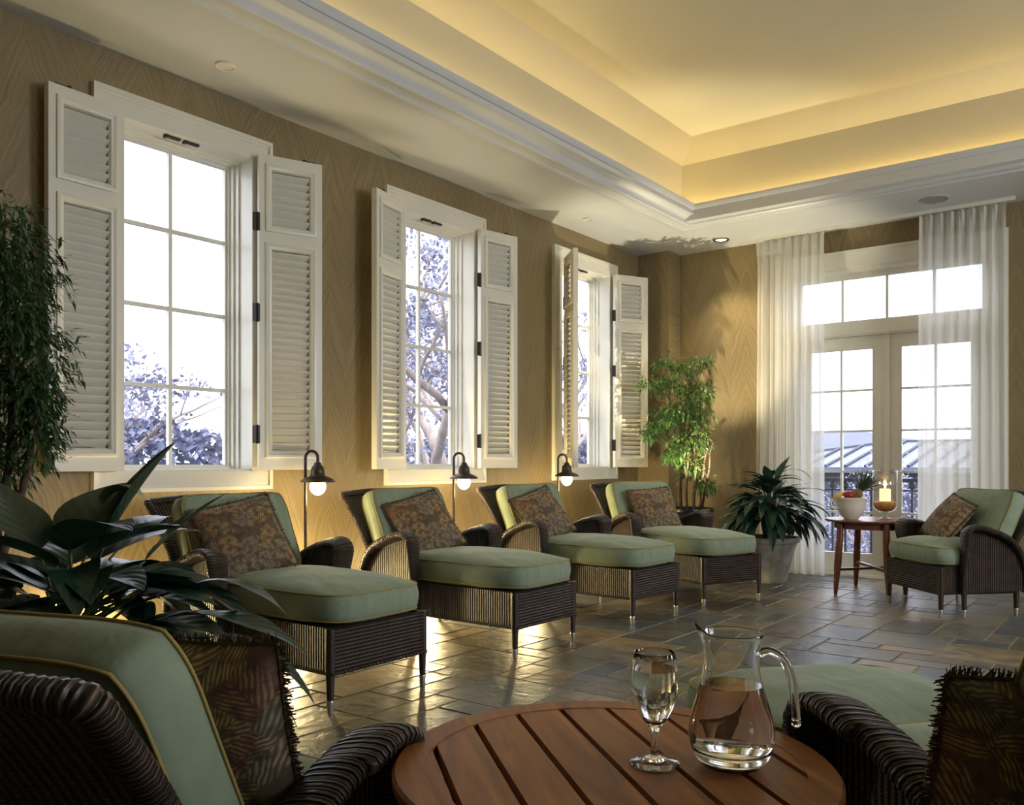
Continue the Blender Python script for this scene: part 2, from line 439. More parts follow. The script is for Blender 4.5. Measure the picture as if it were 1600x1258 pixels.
# ------------------------------------------------------------------ mesh builder
class MB:
    def __init__(s):
        s.v = []; s.f = []; s.uv = []; s.mi = []
    def face(s, idx, uv=None, mi=0):
        s.f.append(tuple(idx)); s.uv.append(uv); s.mi.append(mi)
    def add(s, vs): 
        n = len(s.v); s.v.extend([tuple(p) for p in vs]); return n
    def box(s, x0, x1, y0, y1, z0, z1, mi=0, mat=None, uvm=None):
        p = [(x, y, z) for x in (x0, x1) for y in (y0, y1) for z in (z0, z1)]
        if mat is not None: p = [tuple(mat @ Vector(q)) for q in p]
        n = s.add(p)
        F = [(0, 1, 3, 2), (4, 6, 7, 5), (0, 4, 5, 1), (2, 3, 7, 6), (0, 2, 6, 4), (1, 5, 7, 3)]
        dx, dy, dz = x1 - x0, y1 - y0, z1 - z0
        for k, f in enumerate(F):
            if k < 2: uv = [(q[1], q[2]) for q in [[(x0, x1)[i >> 2], (y0, y1)[(i >> 1) & 1], (z0, z1)[i & 1]] for i in f]]
            elif k < 4: uv = [(q[0], q[2]) for q in [[(x0, x1)[i >> 2], (y0, y1)[(i >> 1) & 1], (z0, z1)[i & 1]] for i in f]]
            else: uv = [(q[0], q[1]) for q in [[(x0, x1)[i >> 2], (y0, y1)[(i >> 1) & 1], (z0, z1)[i & 1]] for i in f]]
            if uvm: uv = uvm(k, uv)
            s.face([n + i for i in f], uv, mi)
    def grid(s, fn, nu, nv, su=1, sv=1, closed_u=False, mi=0):
        """fn(u,v) -> point, u,v in 0..1"""
        n = len(s.v); cu = nu if closed_u else nu + 1
        for j in range(nv + 1):
            for i in range(cu):
                s.v.append(tuple(fn(i / nu, j / nv)))
        for j in range(nv):
            for i in range(nu):
                a = n + j * cu + i; b = n + j * cu + (i + 1) % cu
                s.face((a, b, b + cu, a + cu), [(i / nu * su, j / nv * sv), ((i + 1) / nu * su, j / nv * sv), ((i + 1) / nu * su, (j + 1) / nv * sv), (i / nu * su, (j + 1) / nv * sv)], mi)
        return n, cu
    def lathe(s, prof, seg=24, c=(0, 0, 0), mi=0, mat=None, cap=True):
        n = len(s.v)
        for r, z in prof:
            for k in range(seg):
                a = 2 * pi * k / seg
                p = Vector((c[0] + r * cos(a), c[1] + r * sin(a), c[2] + z))
                if mat is not None: p = mat @ p
                s.v.append(tuple(p))
        for j in range(len(prof) - 1):
            for k in range(seg):
                a = n + j * seg + k; b = n + j * seg + (k + 1) % seg
                s.face((a, b, b + seg, a + seg), [(k / seg, j * .1), ((k + 1) / seg, j * .1), ((k + 1) / seg, j * .1 + .1), (k / seg, j * .1 + .1)], mi)
        if cap:
            s.face([n + k for k in range(seg)], None, mi)
            m = n + (len(prof) - 1) * seg
            s.face([m + k for k in range(seg)], None, mi)
    def tube(s, pts, r, seg=8, mi=0, closed=False, cap=True, flat=1.0):
        pts = [Vector(p) for p in pts]; n = len(pts)
        rr = r if isinstance(r, (list, tuple)) else [r] * n
        base = len(s.v); up = None; L = 0; ls = [0]
        for i in range(n):
            if closed: t = pts[(i + 1) % n] - pts[i - 1]
            else: t = pts[min(i + 1, n - 1)] - pts[max(i - 1, 0)]
            if t.length < 1e-9: t = Vector((0, 0, 1))
            t.normalize()
            if up is None:
                up = Vector((0, 0, 1)) if abs(t.z) < .9 else Vector((1, 0, 0))
            up = up - t * up.dot(t)
            if up.length < 1e-6: up = t.orthogonal()
            up.normalize(); sd = t.cross(up)
            for k in range(seg):
                a = 2 * pi * k / seg
                s.v.append(tuple(pts[i] + (sd * cos(a) + up * sin(a) * flat) * rr[i]))
            if i: L += (pts[i] - pts[i - 1]).length; ls.append(L)
        m = n if closed else n - 1
        ls.append(L + .01)
        for i in range(m):
            for k in range(seg):
                a = base + i * seg + k; b = base + i * seg + (k + 1) % seg
                j = (i + 1) % n
                c = base + j * seg + (k + 1) % seg; d = base + j * seg + k
                s.face((a, b, c, d), [(ls[i], k / seg * .05), (ls[i], (k + 1) / seg * .05), (ls[i + 1], (k + 1) / seg * .05), (ls[i + 1], k / seg * .05)], mi)
        if cap and not closed:
            s.face([base + k for k in range(seg)], None, mi)
            s.face([base + (n - 1) * seg + k for k in range(seg)], None, mi)
    def sphere(s, c, r, seg=12, rings=8, sc=(1, 1, 1), mi=0, mat=None):
        prof = [(r * sin(pi * j / rings) + 1e-5, -r * cos(pi * j / rings)) for j in range(rings + 1)]
        n = len(s.v)
        s.lathe(prof, seg, (0, 0, 0), mi, None, False)
        for i in range(n, len(s.v)):
            p = Vector((s.v[i][0] * sc[0], s.v[i][1] * sc[1], s.v[i][2] * sc[2]))
            if mat is not None: p = mat @ p
            s.v[i] = tuple(p + Vector(c))
    def prism(s, poly, ax, a0, a1, mi=0):
        """poly: 2D pts, extruded along axis 'x','y','z' from a0 to a1"""
        def P(p, a): return {'x': (a, p[0], p[1]), 'y': (p[0], a, p[1]), 'z': (p[0], p[1], a)}[ax]
        n = len(poly); b = s.add([P(p, a0) for p in poly] + [P(p, a1) for p in poly])
        s.face([b + i for i in range(n)], [tuple(p) for p in poly], mi)
        s.face([b + n + i for i in range(n)], [tuple(p) for p in poly], mi)
        for i in range(n):
            j = (i + 1) % n
            s.face((b + i, b + j, b + n + j, b + n + i), [(poly[i][0], poly[i][1]), (poly[j][0], poly[j][1]), (poly[j][0], poly[j][1]), (poly[i][0], poly[i][1])], mi)
    def build(s, name, mats, parent=None, smooth=False, recalc=True, weld=True, auto=None):
        me = bpy.data.meshes.new(name)
        me.from_pydata(s.v, [], s.f)
        if not isinstance(mats, (list, tuple)): mats = [mats]
        for m in mats: me.materials.append(m)
        uvl = me.uv_layers.new(name='UVMap')
        k = 0
        dat = uvl.data
        for fi, f in enumerate(s.f):
            uv = s.uv[fi]
            for i in range(len(f)):
                if uv: dat[k].uv = uv[i]
                k += 1
        me.polygons.foreach_set('material_index', s.mi)
        if recalc or weld:
            bm = bmesh.new(); bm.from_mesh(me)
            if weld: bmesh.ops.remove_doubles(bm, verts=bm.verts, dist=1e-5)
            if recalc: bmesh.ops.recalc_face_normals(bm, faces=bm.faces)
            bm.to_mesh(me); bm.free()
        if smooth or auto:
            me.polygons.foreach_set('use_smooth', [True] * len(me.polygons))
        if auto:
            me.set_sharp_from_angle(angle=radians(auto))
        me.update()
        o = bpy.data.objects.new(name, me)
        COL.objects.link(o)
        if parent is not None: o.parent = parent
        return o

def tag(o, label, cat, group=None, kind=None):
    if label: o['label'] = label
    if cat: o['category'] = cat
    if group: o['group'] = group
    if kind: o['kind'] = kind
    return o

def thing(name, label, cat, loc=(0, 0, 0), rz=0, group=None):
    o = bpy.data.objects.new(name, None)
    o.empty_display_size = .1
    COL.objects.link(o)
    o.location = loc; o.rotation_euler = (0, 0, rz)
    return tag(o, label, cat, group)

def struct(name, mb, mats, parent=None, label=None, **kw):
    o = mb.build(name, mats, parent, **kw)
    if parent is None: o['kind'] = 'structure'
    if label: o['label'] = label
    return o

def dup(root, loc, rz, label):
    r = root.copy(); COL.objects.link(r); r.location = loc; r.rotation_euler = (0, 0, rz); r['label'] = label
    for ch in list(root.children):
        c = ch.copy(); COL.objects.link(c); c.parent = r
        for g in list(ch.children):
            d = g.copy(); COL.objects.link(d); d.parent = c
    return r

def catmull(pts, n=6):
    pts = [Vector(p) for p in pts]; out = []
    P = [pts[0] * 2 - pts[1]] + pts + [pts[-1] * 2 - pts[-2]]
    for i in range(1, len(P) - 2):
        a, b, c, d = P[i - 1], P[i], P[i + 1], P[i + 2]
        for k in range(n):
            t = k / n
            out.append(.5 * ((2 * b) + (c - a) * t + (2 * a - 5 * b + 4 * c - d) * t * t + (3 * b - a - 3 * c + d) * t ** 3))
    out.append(pts[-1])
    return out

def resample(pts, step):
    out = [pts[0].copy()]; acc = 0
    for i in range(1, len(pts)):
        a, b = pts[i - 1], pts[i]; L = (b - a).length; d = step - acc
        while d <= L:
            out.append(a.lerp(b, d / L)); d += step
        acc = (acc + L) % step if L > 0 else acc
    out.append(pts[-1].copy())
    return out

# ------------------------------------------------------------------ room dimensions
XL, XR, YB, YF, ZC = -4.55, 3.5, -2.5, 8.44, 3.302
WIN_Y = [2.84, 4.98, 7.12]
HALF = .425                 # half width of window opening
OZ0, OZ1 = 1.03, 2.965      # opening heights
DC, DH = -2.115, .86        # french door centre and half opening
DZ1 = 2.93

def wall_with_holes(mb, axis, c0, c1, a0, a1, z0, z1, holes):
    """wall spanning a0..a1 along the other axis; holes = (h0,h1,zz0,zz1)"""
    holes = sorted(holes)
    def bx(p0, p1, q0, q1):
        if p1 - p0 < 1e-4 or q1 - q0 < 1e-4: return
        if axis == 'x': mb.box(c0, c1, p0, p1, q0, q1)
        else: mb.box(p0, p1, c0, c1, q0, q1)
    cur = a0
    for h0, h1, q0, q1 in holes:
        bx(cur, h0, z0, z1); bx(h0, h1, z0, q0); bx(h0, h1, q1, z1); cur = h1
    bx(cur, a1, z0, z1)

# floor: grout bed + individual slate tiles in one mesh
def build_floor():
    mb = MB()
    mb.box(XL - .1, XR + .1, YB - .1, YF + .25, -.12, -.003)
    o = struct('floor', mb, M['grout'])
    tmb = MB(); U = .152; g = .0045
    nx = int((XR - XL) / U) + 1; ny = int((YF + .2 - YB) / U) + 1
    occ = [[False] * ny for _ in range(nx)]
    sizes = [(2, 3), (2, 3), (2, 2), (2, 4), (1, 2), (3, 2), (2, 1), (2, 3), (1, 1), (1, 3), (3, 3)]
    vals = []
    for i in range(nx):
        for j in range(ny):
            if occ[i][j]: continue
            opts = sizes[:]; RND.shuffle(opts); opts.append((1, 1))
            for (a, b) in opts:
                if i + a > nx or j + b > ny: continue
                if any(occ[i + p][j + q] for p in range(a) for q in range(b)): continue
                for p in range(a):
                    for q in range(b): occ[i + p][j + q] = True
                x0, y0 = XL + i * U, YB + j * U
                x1, y1 = x0 + a * U, y0 + b * U
                x0 += g * RND.uniform(.7, 1.3); y0 += g * RND.uniform(.7, 1.3); x1 -= g * RND.uniform(.7, 1.3); y1 -= g * RND.uniform(.7, 1.3)
                h = RND.uniform(-.0010, .0006); tl = [RND.uniform(-.0007, .0007) for _ in range(4)]
                e = .004
                n = tmb.add([(x0, y0, -.004), (x1, y0, -.004), (x1, y1, -.004), (x0, y1, -.004),
                             (x0 + e, y0 + e, h + tl[0]), (x1 - e, y0 + e, h + tl[1]), (x1 - e, y1 - e, h + tl[2]), (x0 + e, y1 - e, h + tl[3])])
                v = (RND.random(), RND.random(), RND.random())
                for f in ((4, 5, 6, 7), (0, 1, 5, 4), (1, 2, 6, 5), (2, 3, 7, 6), (3, 0, 4, 7)):
                    tmb.face([n + k for k in f]); vals.append(v)
                break
    t = tmb.build('slate_tiles', M['slate'], o, weld=False, recalc=False)
    at = t.data.attributes.new('tile', 'FLOAT_VECTOR', 'FACE')
    flat = [c for v in vals for c in v]
    at.data.foreach_set('vector', flat)
build_floor()

# walls
mb = MB()
wall_with_holes(mb, 'x', XL - .25, XL, YB - .25, YF + .25, -.1, 4.3, [(y - HALF - .006, y + HALF + .006, OZ0 - .006, OZ1 + .006) for y in WIN_Y])
struct('wall_left', mb, M['paper_y'])
mb = MB()
wall_with_holes(mb, 'y', YF, YF + .22, XL, XR, -.1, 4.3, [(DC - DH, DC + DH, -.1, DZ1)])
struct('wall_far', mb, M['paper_x'])
mb = MB()
mb.box(XL - .01, -4.185, 8.17, YF + .02, -.02, ZC + .02)
struct('wall_corner_pier', mb, M['paper_x'])
mb = MB()
wall_with_holes(mb, 'x', XR, XR + .25, YB - .25, YF + .25, -.1, 4.3, [(y - .75, y + .75, 1.0, 2.9) for y in (2.7, 5.2)])
struct('wall_right', mb, M['paper_y'])
mb = MB()
wall_with_holes(mb, 'y', YB - .22, YB, XL, XR, -.1, 4.3, [])
struct('wall_back', mb, M['paper_x'])

# baseboard on far wall and left wall
mb = MB()
def base_profile(h=.15): return [(0, 0), (.018, 0), (.018, h - .035), (.012, h - .02), (.008, h), (0, h)]
mb.prism([(YF - p, z) for p, z in base_profile()], 'x', -4.185, DC - DH - .15)
mb.prism([(YF - p, z) for p, z in base_profile()], 'x', DC + DH + .15, XR)
struct('baseboard_far', mb, M['white'])
mb = MB()
mb.prism([(XL + p, z) for p, z in base_profile()], 'y', YB, 8.17)
struct('baseboard_left', mb, M['white'])
mb = MB()
mb.prism([(8.17 - p, z) for p, z in base_profile()], 'x', XL + .02, -4.167)
mb.prism([(-4.185 + p, z) for p, z in base_profile()], 'y', 8.15, YF)
struct('baseboard_pier', mb, M['white'])

# ceiling with raised tray
def ring(mb, prof, x0, x1, y0, y1, mi=0):
    """sweep prof (d,z) around a rectangle; d = outward offset from it"""
    n = len(mb.v)
    for d, z in prof:
        for (x, y) in ((x0 - d, y0 - d), (x1 + d, y0 - d), (x1 + d, y1 + d), (x0 - d, y1 + d)):
            mb.v.append((x, y, z))
    for j in range(len(prof) - 1):
        for k in range(4):
            a = n + j * 4 + k; b = n + j * 4 + (k + 1) % 4
            mb.face((a, b, b + 4, a + 4), None, mi)
mb = MB()
LX0, LX1, LY0, LY1 = -3.57, 2.30, -1.05, 7.27      # edge of the low ceiling
mb.box(XL, LX0, YB, YF, ZC, ZC + .05); mb.box(LX1, XR, YB, YF, ZC, ZC + .05)
mb.box(LX0, LX1, YB, LY0, ZC, ZC + .05); mb.box(LX0, LX1, LY1, YF, ZC, ZC + .05)
struct('ceiling', mb, M['ceil'])
mb = MB()
# crown moulding around the tray (d measured outward from lip)
ring(mb, [(.30, ZC), (.30, ZC - .012), (.27, ZC - .020), (.245, ZC - .020), (.235, ZC - .008), (.16, ZC - .004), (.15, ZC - .016), (.125, ZC - .022), (.11, ZC - .012),
          (.105, ZC + .012), (.085, ZC + .030), (.055, ZC + .045), (.035, ZC + .065), (.028, ZC + .085), (.012, ZC + .092), (.004, ZC + .110), (0, ZC + .118), (0, ZC + .140),
          (.02, ZC + .140), (.02, ZC + .05), (.26, ZC + .05)], -3.45, 2.18, -.93, 7.25)
struct('trim_1', mb, M['ceil'], auto=40)
mb = MB()
ring(mb, [(0, ZC + .05), (0, 3.90), (.0, 3.905), (-.23, 4.05)], TX0, TX1, TY0, TY1)
mb.box(TX0 + .2, TX1 - .2, TY0 + .2, TY1 - .2, 4.05, 4.10)
struct('ceiling_tray', mb, M['tray'])
mb = MB()
mb.box(XL - .3, XR + .3, YB - .3, YF + .3, 4.2, 4.35)
struct('ceiling_slab', mb, M['ceil'])

# ceiling fittings
def ceiling_disc(name, x, y, r, m, label, cat):
    t = thing(name, label, cat, (x, y, ZC))
    m_ = MB(); m_.lathe([(r, 0), (r, -.006), (r * .93, -.010), (r * .9, -.009), (r * .88, -.004), (0.001, -.006)], 32, cap=False)
    m_.build('cover', m, t, auto=40)
    m_ = MB(); m_.lathe([(r * 1.05, 0), (r * 1.05, -.003), (r * .99, -.003), (r * .99, 0)], 32, cap=False); m_.build('rim', M['disc'], t)
    return t
ceiling_disc('sprinkler_cover', -4.20, 2.85, .055, M['disc'], 'round white ceiling cover plate above the largest, nearest window', 'ceiling cover')
ceiling_disc('sprinkler_cover', -4.22, 6.65, .045, M['disc'], 'round white ceiling cover plate between the middle and farthest windows', 'ceiling cover')
ceiling_disc('ceiling_speaker', -1.59, 7.93, .115, M['speaker'], 'round grey speaker grille in the ceiling before the right curtain', 'speaker')
t = thing('recessed_downlight', 'lit recessed ceiling downlight with a dark ring left of the left curtain', 'ceiling light', (-3.56, 8.08, ZC))
m_ = MB(); m_.lathe([(.078, 0), (.078, -.008), (.062, -.009), (.055, -.001)], 32, cap=False); m_.build('trim_ring', M['bronze'], t, auto=40)
m_ = MB(); m_.lathe([(.055, -.001), (.05, -.004), (.001, -.005)], 32, cap=False); m_.build('lens', M['downlens'], t, smooth=True)

# ------------------------------------------------------------------ windows in the left wall
def window(i, yc):
    T = .145
    mb = MB()
    y0, y1 = yc - HALF, yc + HALF
    def casing(p, q, a, b):          # stepped moulding boards
        pass
    zt, zb = OZ1 + .135, OZ0 - .115
    # side boards, head and apron with a raised back band
    mb.box(XL, XL + .022, y0 - T, y0, zb, zt); mb.box(XL, XL + .022, y1, y1 + T, zb, zt)
    mb.box(XL, XL + .022, y0, y1, OZ1, zt); mb.box(XL, XL + .022, y0, y1, zb, OZ0)
    for (a, b, c, d) in ((y0 - T, y0 - T + .022, zb, zt), (y1 + T - .022, y1 + T, zb, zt)):
        mb.box(XL + .022, XL + .036, a, b, c, d)
    mb.box(XL + .022, XL + .036, y0 - T + .022, y1 + T - .022, zt - .024, zt)
    mb.box(XL + .022, XL + .036, y0 - T + .022, y1 + T - .022, zb, zb + .022)
    mb.box(XL + .022, XL + .028, y0 - T + .022, y1 + T - .022, zt - .042, zt - .024)
    root = struct('window_%d' % i, mb, M['white'])
    # jamb steps
    mb = MB()
    gz0, gz1 = 1.072, 2.925
    steps = [(-4.55, .425), (-4.655, .425), (-4.655, .413), (-4.69, .413), (-4.69, .400), (-4.72, .400), (-4.72, .387), (-4.765, .387)]
    def rect(o, x):
        k = .425 - o
        return [(x, yc - o, OZ0 + k), (x, yc + o, OZ0 + k), (x, yc + o, OZ1 - k), (x, yc - o, OZ1 - k)]
    n = len(mb.v)
    for (x, o) in steps: mb.v.extend(rect(o + 0, x))
    for j in range(len(steps) - 1):
        for k in range(4):
            a = n + j * 4 + k; b = n + j * 4 + (k + 1) % 4
            mb.face((a, b, b + 4, a + 4))
    # sill nosing
    mb.box(-4.655, -4.545, y0, y1, OZ0 - .002, OZ0 + .012)
    mb.build('window_frame', M['white'], root, recalc=False)
    # muntins
    mb = MB()
    mz0, mz1 = OZ0 + .038, OZ1 - .038
    mb.box(-4.765, -4.735, yc - .011, yc + .011, mz0, mz1)
    mb.box(-4.765, -4.735, yc - .387, yc - .372, mz0, mz1); mb.box(-4.765, -4.735, yc + .372, yc + .387, mz0, mz1)
    for k in (1, 2, 3):
        z = mz0 + (mz1 - mz0) * k / 4
        mb.box(-4.763, -4.737, yc - .372, yc + .372, z - .011, z + .011)
    mb.build('muntin', M['white'], root)
    mb = MB(); mb.box(-4.752, -4.748, yc - .388, yc + .388, mz0 - .01, mz1 + .01)
    mb.build('glass', M['pane'], root)
    # pair of dark bolts on the head
    for dy in (-.075, .045):
        mb = MB(); mb.box(-4.60, -4.575, yc + dy - .045, yc + dy + .045, OZ1 - .012, OZ1 + .001)
        mb.box(-4.605, -4.57, yc + dy - .05, yc + dy - .035, OZ1 - .016, OZ1); mb.build('bolt_keeper', M['hinge'], root)
    return root
for i, y in enumerate(WIN_Y): window(i + 1, y)

# ------------------------------------------------------------------ shutters
SH_W, SH_Z0, SH_Z1, SH_T = .40, 1.035, 2.985, .042
def make_shutter(label, loc, rz, side):
    """local: hinge at origin, leaf extends along +x (side=1) ; thickness along y 0..SH_T ; room side is y=SH_T*... """
    t = thing('louvered_shutter', label, 'shutter', loc, rz, 'white louvered window shutters')
    H = SH_Z1 - SH_Z0; w = SH_W; st = .062
    rails = [(0, .10), (1.385, 1.50), (H - .075, H)]
    mb = MB(); T2 = SH_T / 2
    mb.box(0, st, -T2, T2, 0, H); mb.box(w - st, w, -T2, T2, 0, H)
    for a, b in rails: mb.box(st, w - st, -T2, T2, a, b)
    mb.build('frame', M['white'], t)
    pans = [(rails[0][1], rails[1][0]), (rails[1][1], rails[2][0])]
    for a, b in pans:
        mo = MB()
        # bolection moulding both faces
        for sg in (1, -1):
            n = len(mo.v)
            prof = [(-.024, T2), (-.022, T2 + .011), (-.008, T2 + .014), (.004, T2 + .006), (.012, T2 + .004), (.020, T2 - .008), (.022, T2 - .016)]
            for d, yv in prof:
                mo.v.extend([(st + d, sg * yv, a + d), (w - st - d, sg * yv, a + d), (w - st - d, sg * yv, b - d), (st + d, sg * yv, b - d)])
            for j in range(len(prof) - 1):
                for k in range(4):
                    p = n + j * 4 + k; q = n + j * 4 + (k + 1) % 4
                    mo.face((p, q, q + 4, p + 4))
        mo.build('panel_moulding', M['white'], t, auto=35)
        lo = MB(); pitch = .0445; n = int((b - a - .04) / pitch); z = a + .03
        pitch = (b - a - .05) / n
        for k in range(n):
            zc = a + .025 + pitch * (k + .5)
            R = Matrix.Translation((0, 0, zc)) @ Matrix.Rotation(radians(-50 * side), 4, 'X')
            lo.box(st + .020, w - st - .020, -.0250, .0250, -.003, .003, mat=R)
        lo.build('louvers', M['white'], t)
    for z in (.22, .97, H - .42):
        hb = MB()
        hb.box(-.042 if side > 0 else -.004, .004, -T2 - .004, -T2 + .001, z - .055, z + .055)
        hx = -.012 if side > 0 else .004
        hb.tube([(hx, -T2 - .004, z - .058), (hx, -T2 - .004, z + .058)], .007, 8)
        hb.build('hinge', M['hinge'], t)
    bb = MB(); bb.box(w - .12, w - .04, -.012, .012, H, H + .010); bb.box(w - .12, w - .105, -.014, .014, H, H + .016)
    bb.build('top_bolt', M['hinge'], t)
    return t
def place_shutter(label, hx, hy, ang_out, side):
    # leaf direction: side=+1 extends to +Y, side=-1 to -Y; ang_out = degrees away from the wall
    a = radians(ang_out)
    d = Vector((sin(a), side * cos(a), 0))
    rz = atan2(d.y, d.x)
    make_shutter(label, (hx, hy, SH_Z0), rz, side)
HX = XL + .070
place_shutter('tall louvered shutter left of the nearest window, beside the big ficus', HX, 2.84 - .435, 2, -1)
place_shutter('tall louvered shutter right of the nearest window, above the first floor lamp', HX, 2.84 + .435, 21, 1)
place_shutter('louvered shutter left of the middle window, swung almost flat', HX, 4.98 - .435, 14, -1)
place_shutter('louvered shutter right of the middle window, with three dark hinges', HX, 4.98 + .435, 11, 1)
place_shutter('louvered shutter left of the farthest window, seen edge-on and half closed', HX, 7.12 - .435, 46, -1)
place_shutter('louvered shutter right of the farthest window, beside the corner plant', HX, 7.12 + .435, 26, 1)

# ------------------------------------------------------------------ french doors
def french():
    zt = DZ1 + .16; T = .15
    mb = MB()
    x0, x1 = DC - DH, DC + DH
    mb.box(x0 - T, x0, YF - .022, YF, 0, zt); mb.box(x1, x1 + T, YF - .022, YF, 0, zt); mb.box(x0, x1, YF - .022, YF, DZ1, zt)
    mb.box(x0 - T, x0 - T + .022, YF - .036, YF - .022, 0, zt); mb.box(x1 + T - .022, x1 + T, YF - .036, YF - .022, 0, zt)
    mb.box(x0 - T + .022, x1 + T - .022, YF - .036, YF - .022, zt - .026, zt)
    root = struct('door_1', mb, M['white'])
    yg = YF + .12
    def fr(mb, a0, a1, z0, z1, s, top, bot, y0, y1):
        mb.box(a0, a0 + s, y0, y1, z0, z1); mb.box(a1 - s, a1, y0, y1, z0, z1)
        mb.box(a0 + s, a1 - s, y0, y1, z1 - top, z1); mb.box(a0 + s, a1 - s, y0, y1, z0, z0 + bot)
    mb = MB()
    mb.box(x0, x0 + .03, YF, YF + .2, 0, DZ1); mb.box(x1 - .03, x1, YF, YF + .2, 0, DZ1); mb.box(x0 + .03, x1 - .03, YF, YF + .2, DZ1 - .03, DZ1)
    mb.box(x0 + .03, x1 - .03, YF + .04, YF + .2, 2.300, 2.395)
    mb.box(x0 + .03, x1 - .03, YF + .055, YF + .2, 2.285, 2.41)
    mb.box(x0, x1, YF, YF + .21, -.02, .022)
    mb.build('door_frame', M['white'], root)
    # transom of four lights
    mb = MB(); fr(mb, x0 + .03, x1 - .03, 2.41, DZ1 - .03, .035, .06, .03, yg - .02, yg + .02)
    for k in (-1, 0, 1): mb.box(DC + k * .405 - .011, DC + k * .405 + .011, yg - .015, yg + .015, 2.44, DZ1 - .09)
    tr = mb.build('transom_sash', M['white'], root)
    g = MB(); g.box(x0 + .06, x1 - .06, yg - .002, yg + .002, 2.43, DZ1 - .08); g.build('glass', M['pane'], tr)
    for sgn in (-1, 1):
        a0, a1 = (x0 + .03, DC - .003) if sgn < 0 else (DC + .003, x1 - .03)
        mb = MB(); z0, z1 = .025, 2.283; gt, gb = 2.160, .215
        fr(mb, a0, a1, z0, z1, .115, z1 - gt, gb - z0, yg - .02, yg + .025)
        if sgn < 0: mb.box(a1 - .022, a1 + .028, yg - .034, yg - .02, z0, z1)
        c = (a0 + a1) / 2
        mb.box(c - .010, c + .010, yg - .014, yg + .014, gb, gt)
        for k in range(1, 5):
            z = gb + (gt - gb) * k / 5; mb.box(a0 + .115, a1 - .115, yg - .013, yg + .013, z - .010, z + .010)
        # glazing bead
        for (p, q, r_, s_) in ((a0 + .115, a0 + .127, gb, gt), (a1 - .127, a1 - .115, gb, gt)): mb.box(p, q, yg - .017, yg, r_, s_)
        leaf_ = mb.build('door_leaf', M['white'], root)
        g = MB(); g.box(a0 + .11, a1 - .11, yg - .002, yg + .002, gb - .005, gt + .005); g.build('glass', M['pane'], leaf_)
        h = MB(); hx = a1 - .05 if sgn < 0 else a0 + .05
        h.lathe([(.022, 0), (.022, .006), (.008, .010), (.008, .03), (.001, .032)], 16, mat=Matrix.Translation((hx, yg - .034 if sgn < 0 else yg - .02, 1.0)) @ Matrix.Rotation(radians(90), 4, 'X'))
        h.tube([(hx, yg - .062, 1.0), (hx + sgn * .02, yg - .066, 1.0), (hx + sgn * .085, yg - .064, .998)], [.007, .007, .005], 8)
        h.build('door_handle', M['chrome'], leaf_, smooth=True)
french()

# ------------------------------------------------------------------ curtains
def curtain(label, xa_, xb_, seed, spread):
    t = thing('sheer_curtain', label, 'curtain', ((xa_ + xb_) / 2, 8.25, 0), 0, 'sheer curtains at the french doors')
    rn = random.Random(seed); cx = (xa_ + xb_) / 2; w = xb_ - xa_; H = 3.262
    ph = [rn.uniform(0, 6.28) for _ in range(6)]; npl = 8
    def fn(u, v):
        z = .012 + (H - .012) * v
        top = max(0, (v - .93) / .07)
        lo = 1 - v
        wid = w * (1 + spread * lo ** 1.5)
        x = (u - .5) * wid
        f = 2 * pi * npl * u
        d = .030 * sin(f + .6 * sin(3 * u * 6.28 + ph[0]) * (1 - top)) * (.55 + .45 * (1 - top))
        d += (1 - top) * (.016 * sin(2.7 * f * .37 + ph[1] + lo * 1.3) + .010 * sin(1.9 * f + ph[2] + lo))
        # pinch pleats
        if top > 0: d += top * .022 * (abs(sin(f / 2)) ** .4 * 2 - 1)
        x += .012 * sin(f * 2 + ph[3]) * (.4 + .6 * lo) * .8
        return (x, d, z)
    mb = MB(); mb.grid(fn, 200, 40)
    mb.build('cloth', M['sheer'], t, smooth=True, recalc=False)
    # doubled heading tape
    mb = MB()
    def fh(u, v):
        p = fn(u, .958 + .040 * v); return (p[0], p[1] - .004, p[2])
    mb.grid(fh, 200, 4); mb.build('pleated_heading', M['sheer'], t, smooth=True, recalc=False)
    for k in range(npl + 1):
        u = min(.985, max(.015, (k + .0) / npl)); p = fn(u, .985)
        c = MB(); c.tube([(p[0], p[1] + .01, H - .02), (p[0], 0, H + .008)], .004, 6); c.build('hook', M['chrome'], t)
    return t
curtain('sheer white curtain left of the french doors, behind the stone planter', -3.255, -2.60, 3, .04)
curtain('sheer white curtain right of the french doors, behind the armchair', -1.765, -1.095, 5, .05)
mb = MB(); mb.box(-3.32, -1.03, 8.235, 8.265, 3.27, 3.302)
tag(mb.build('curtain_track', M['white']), 'slim white curtain track fixed to the ceiling over the french doors', 'curtain track')

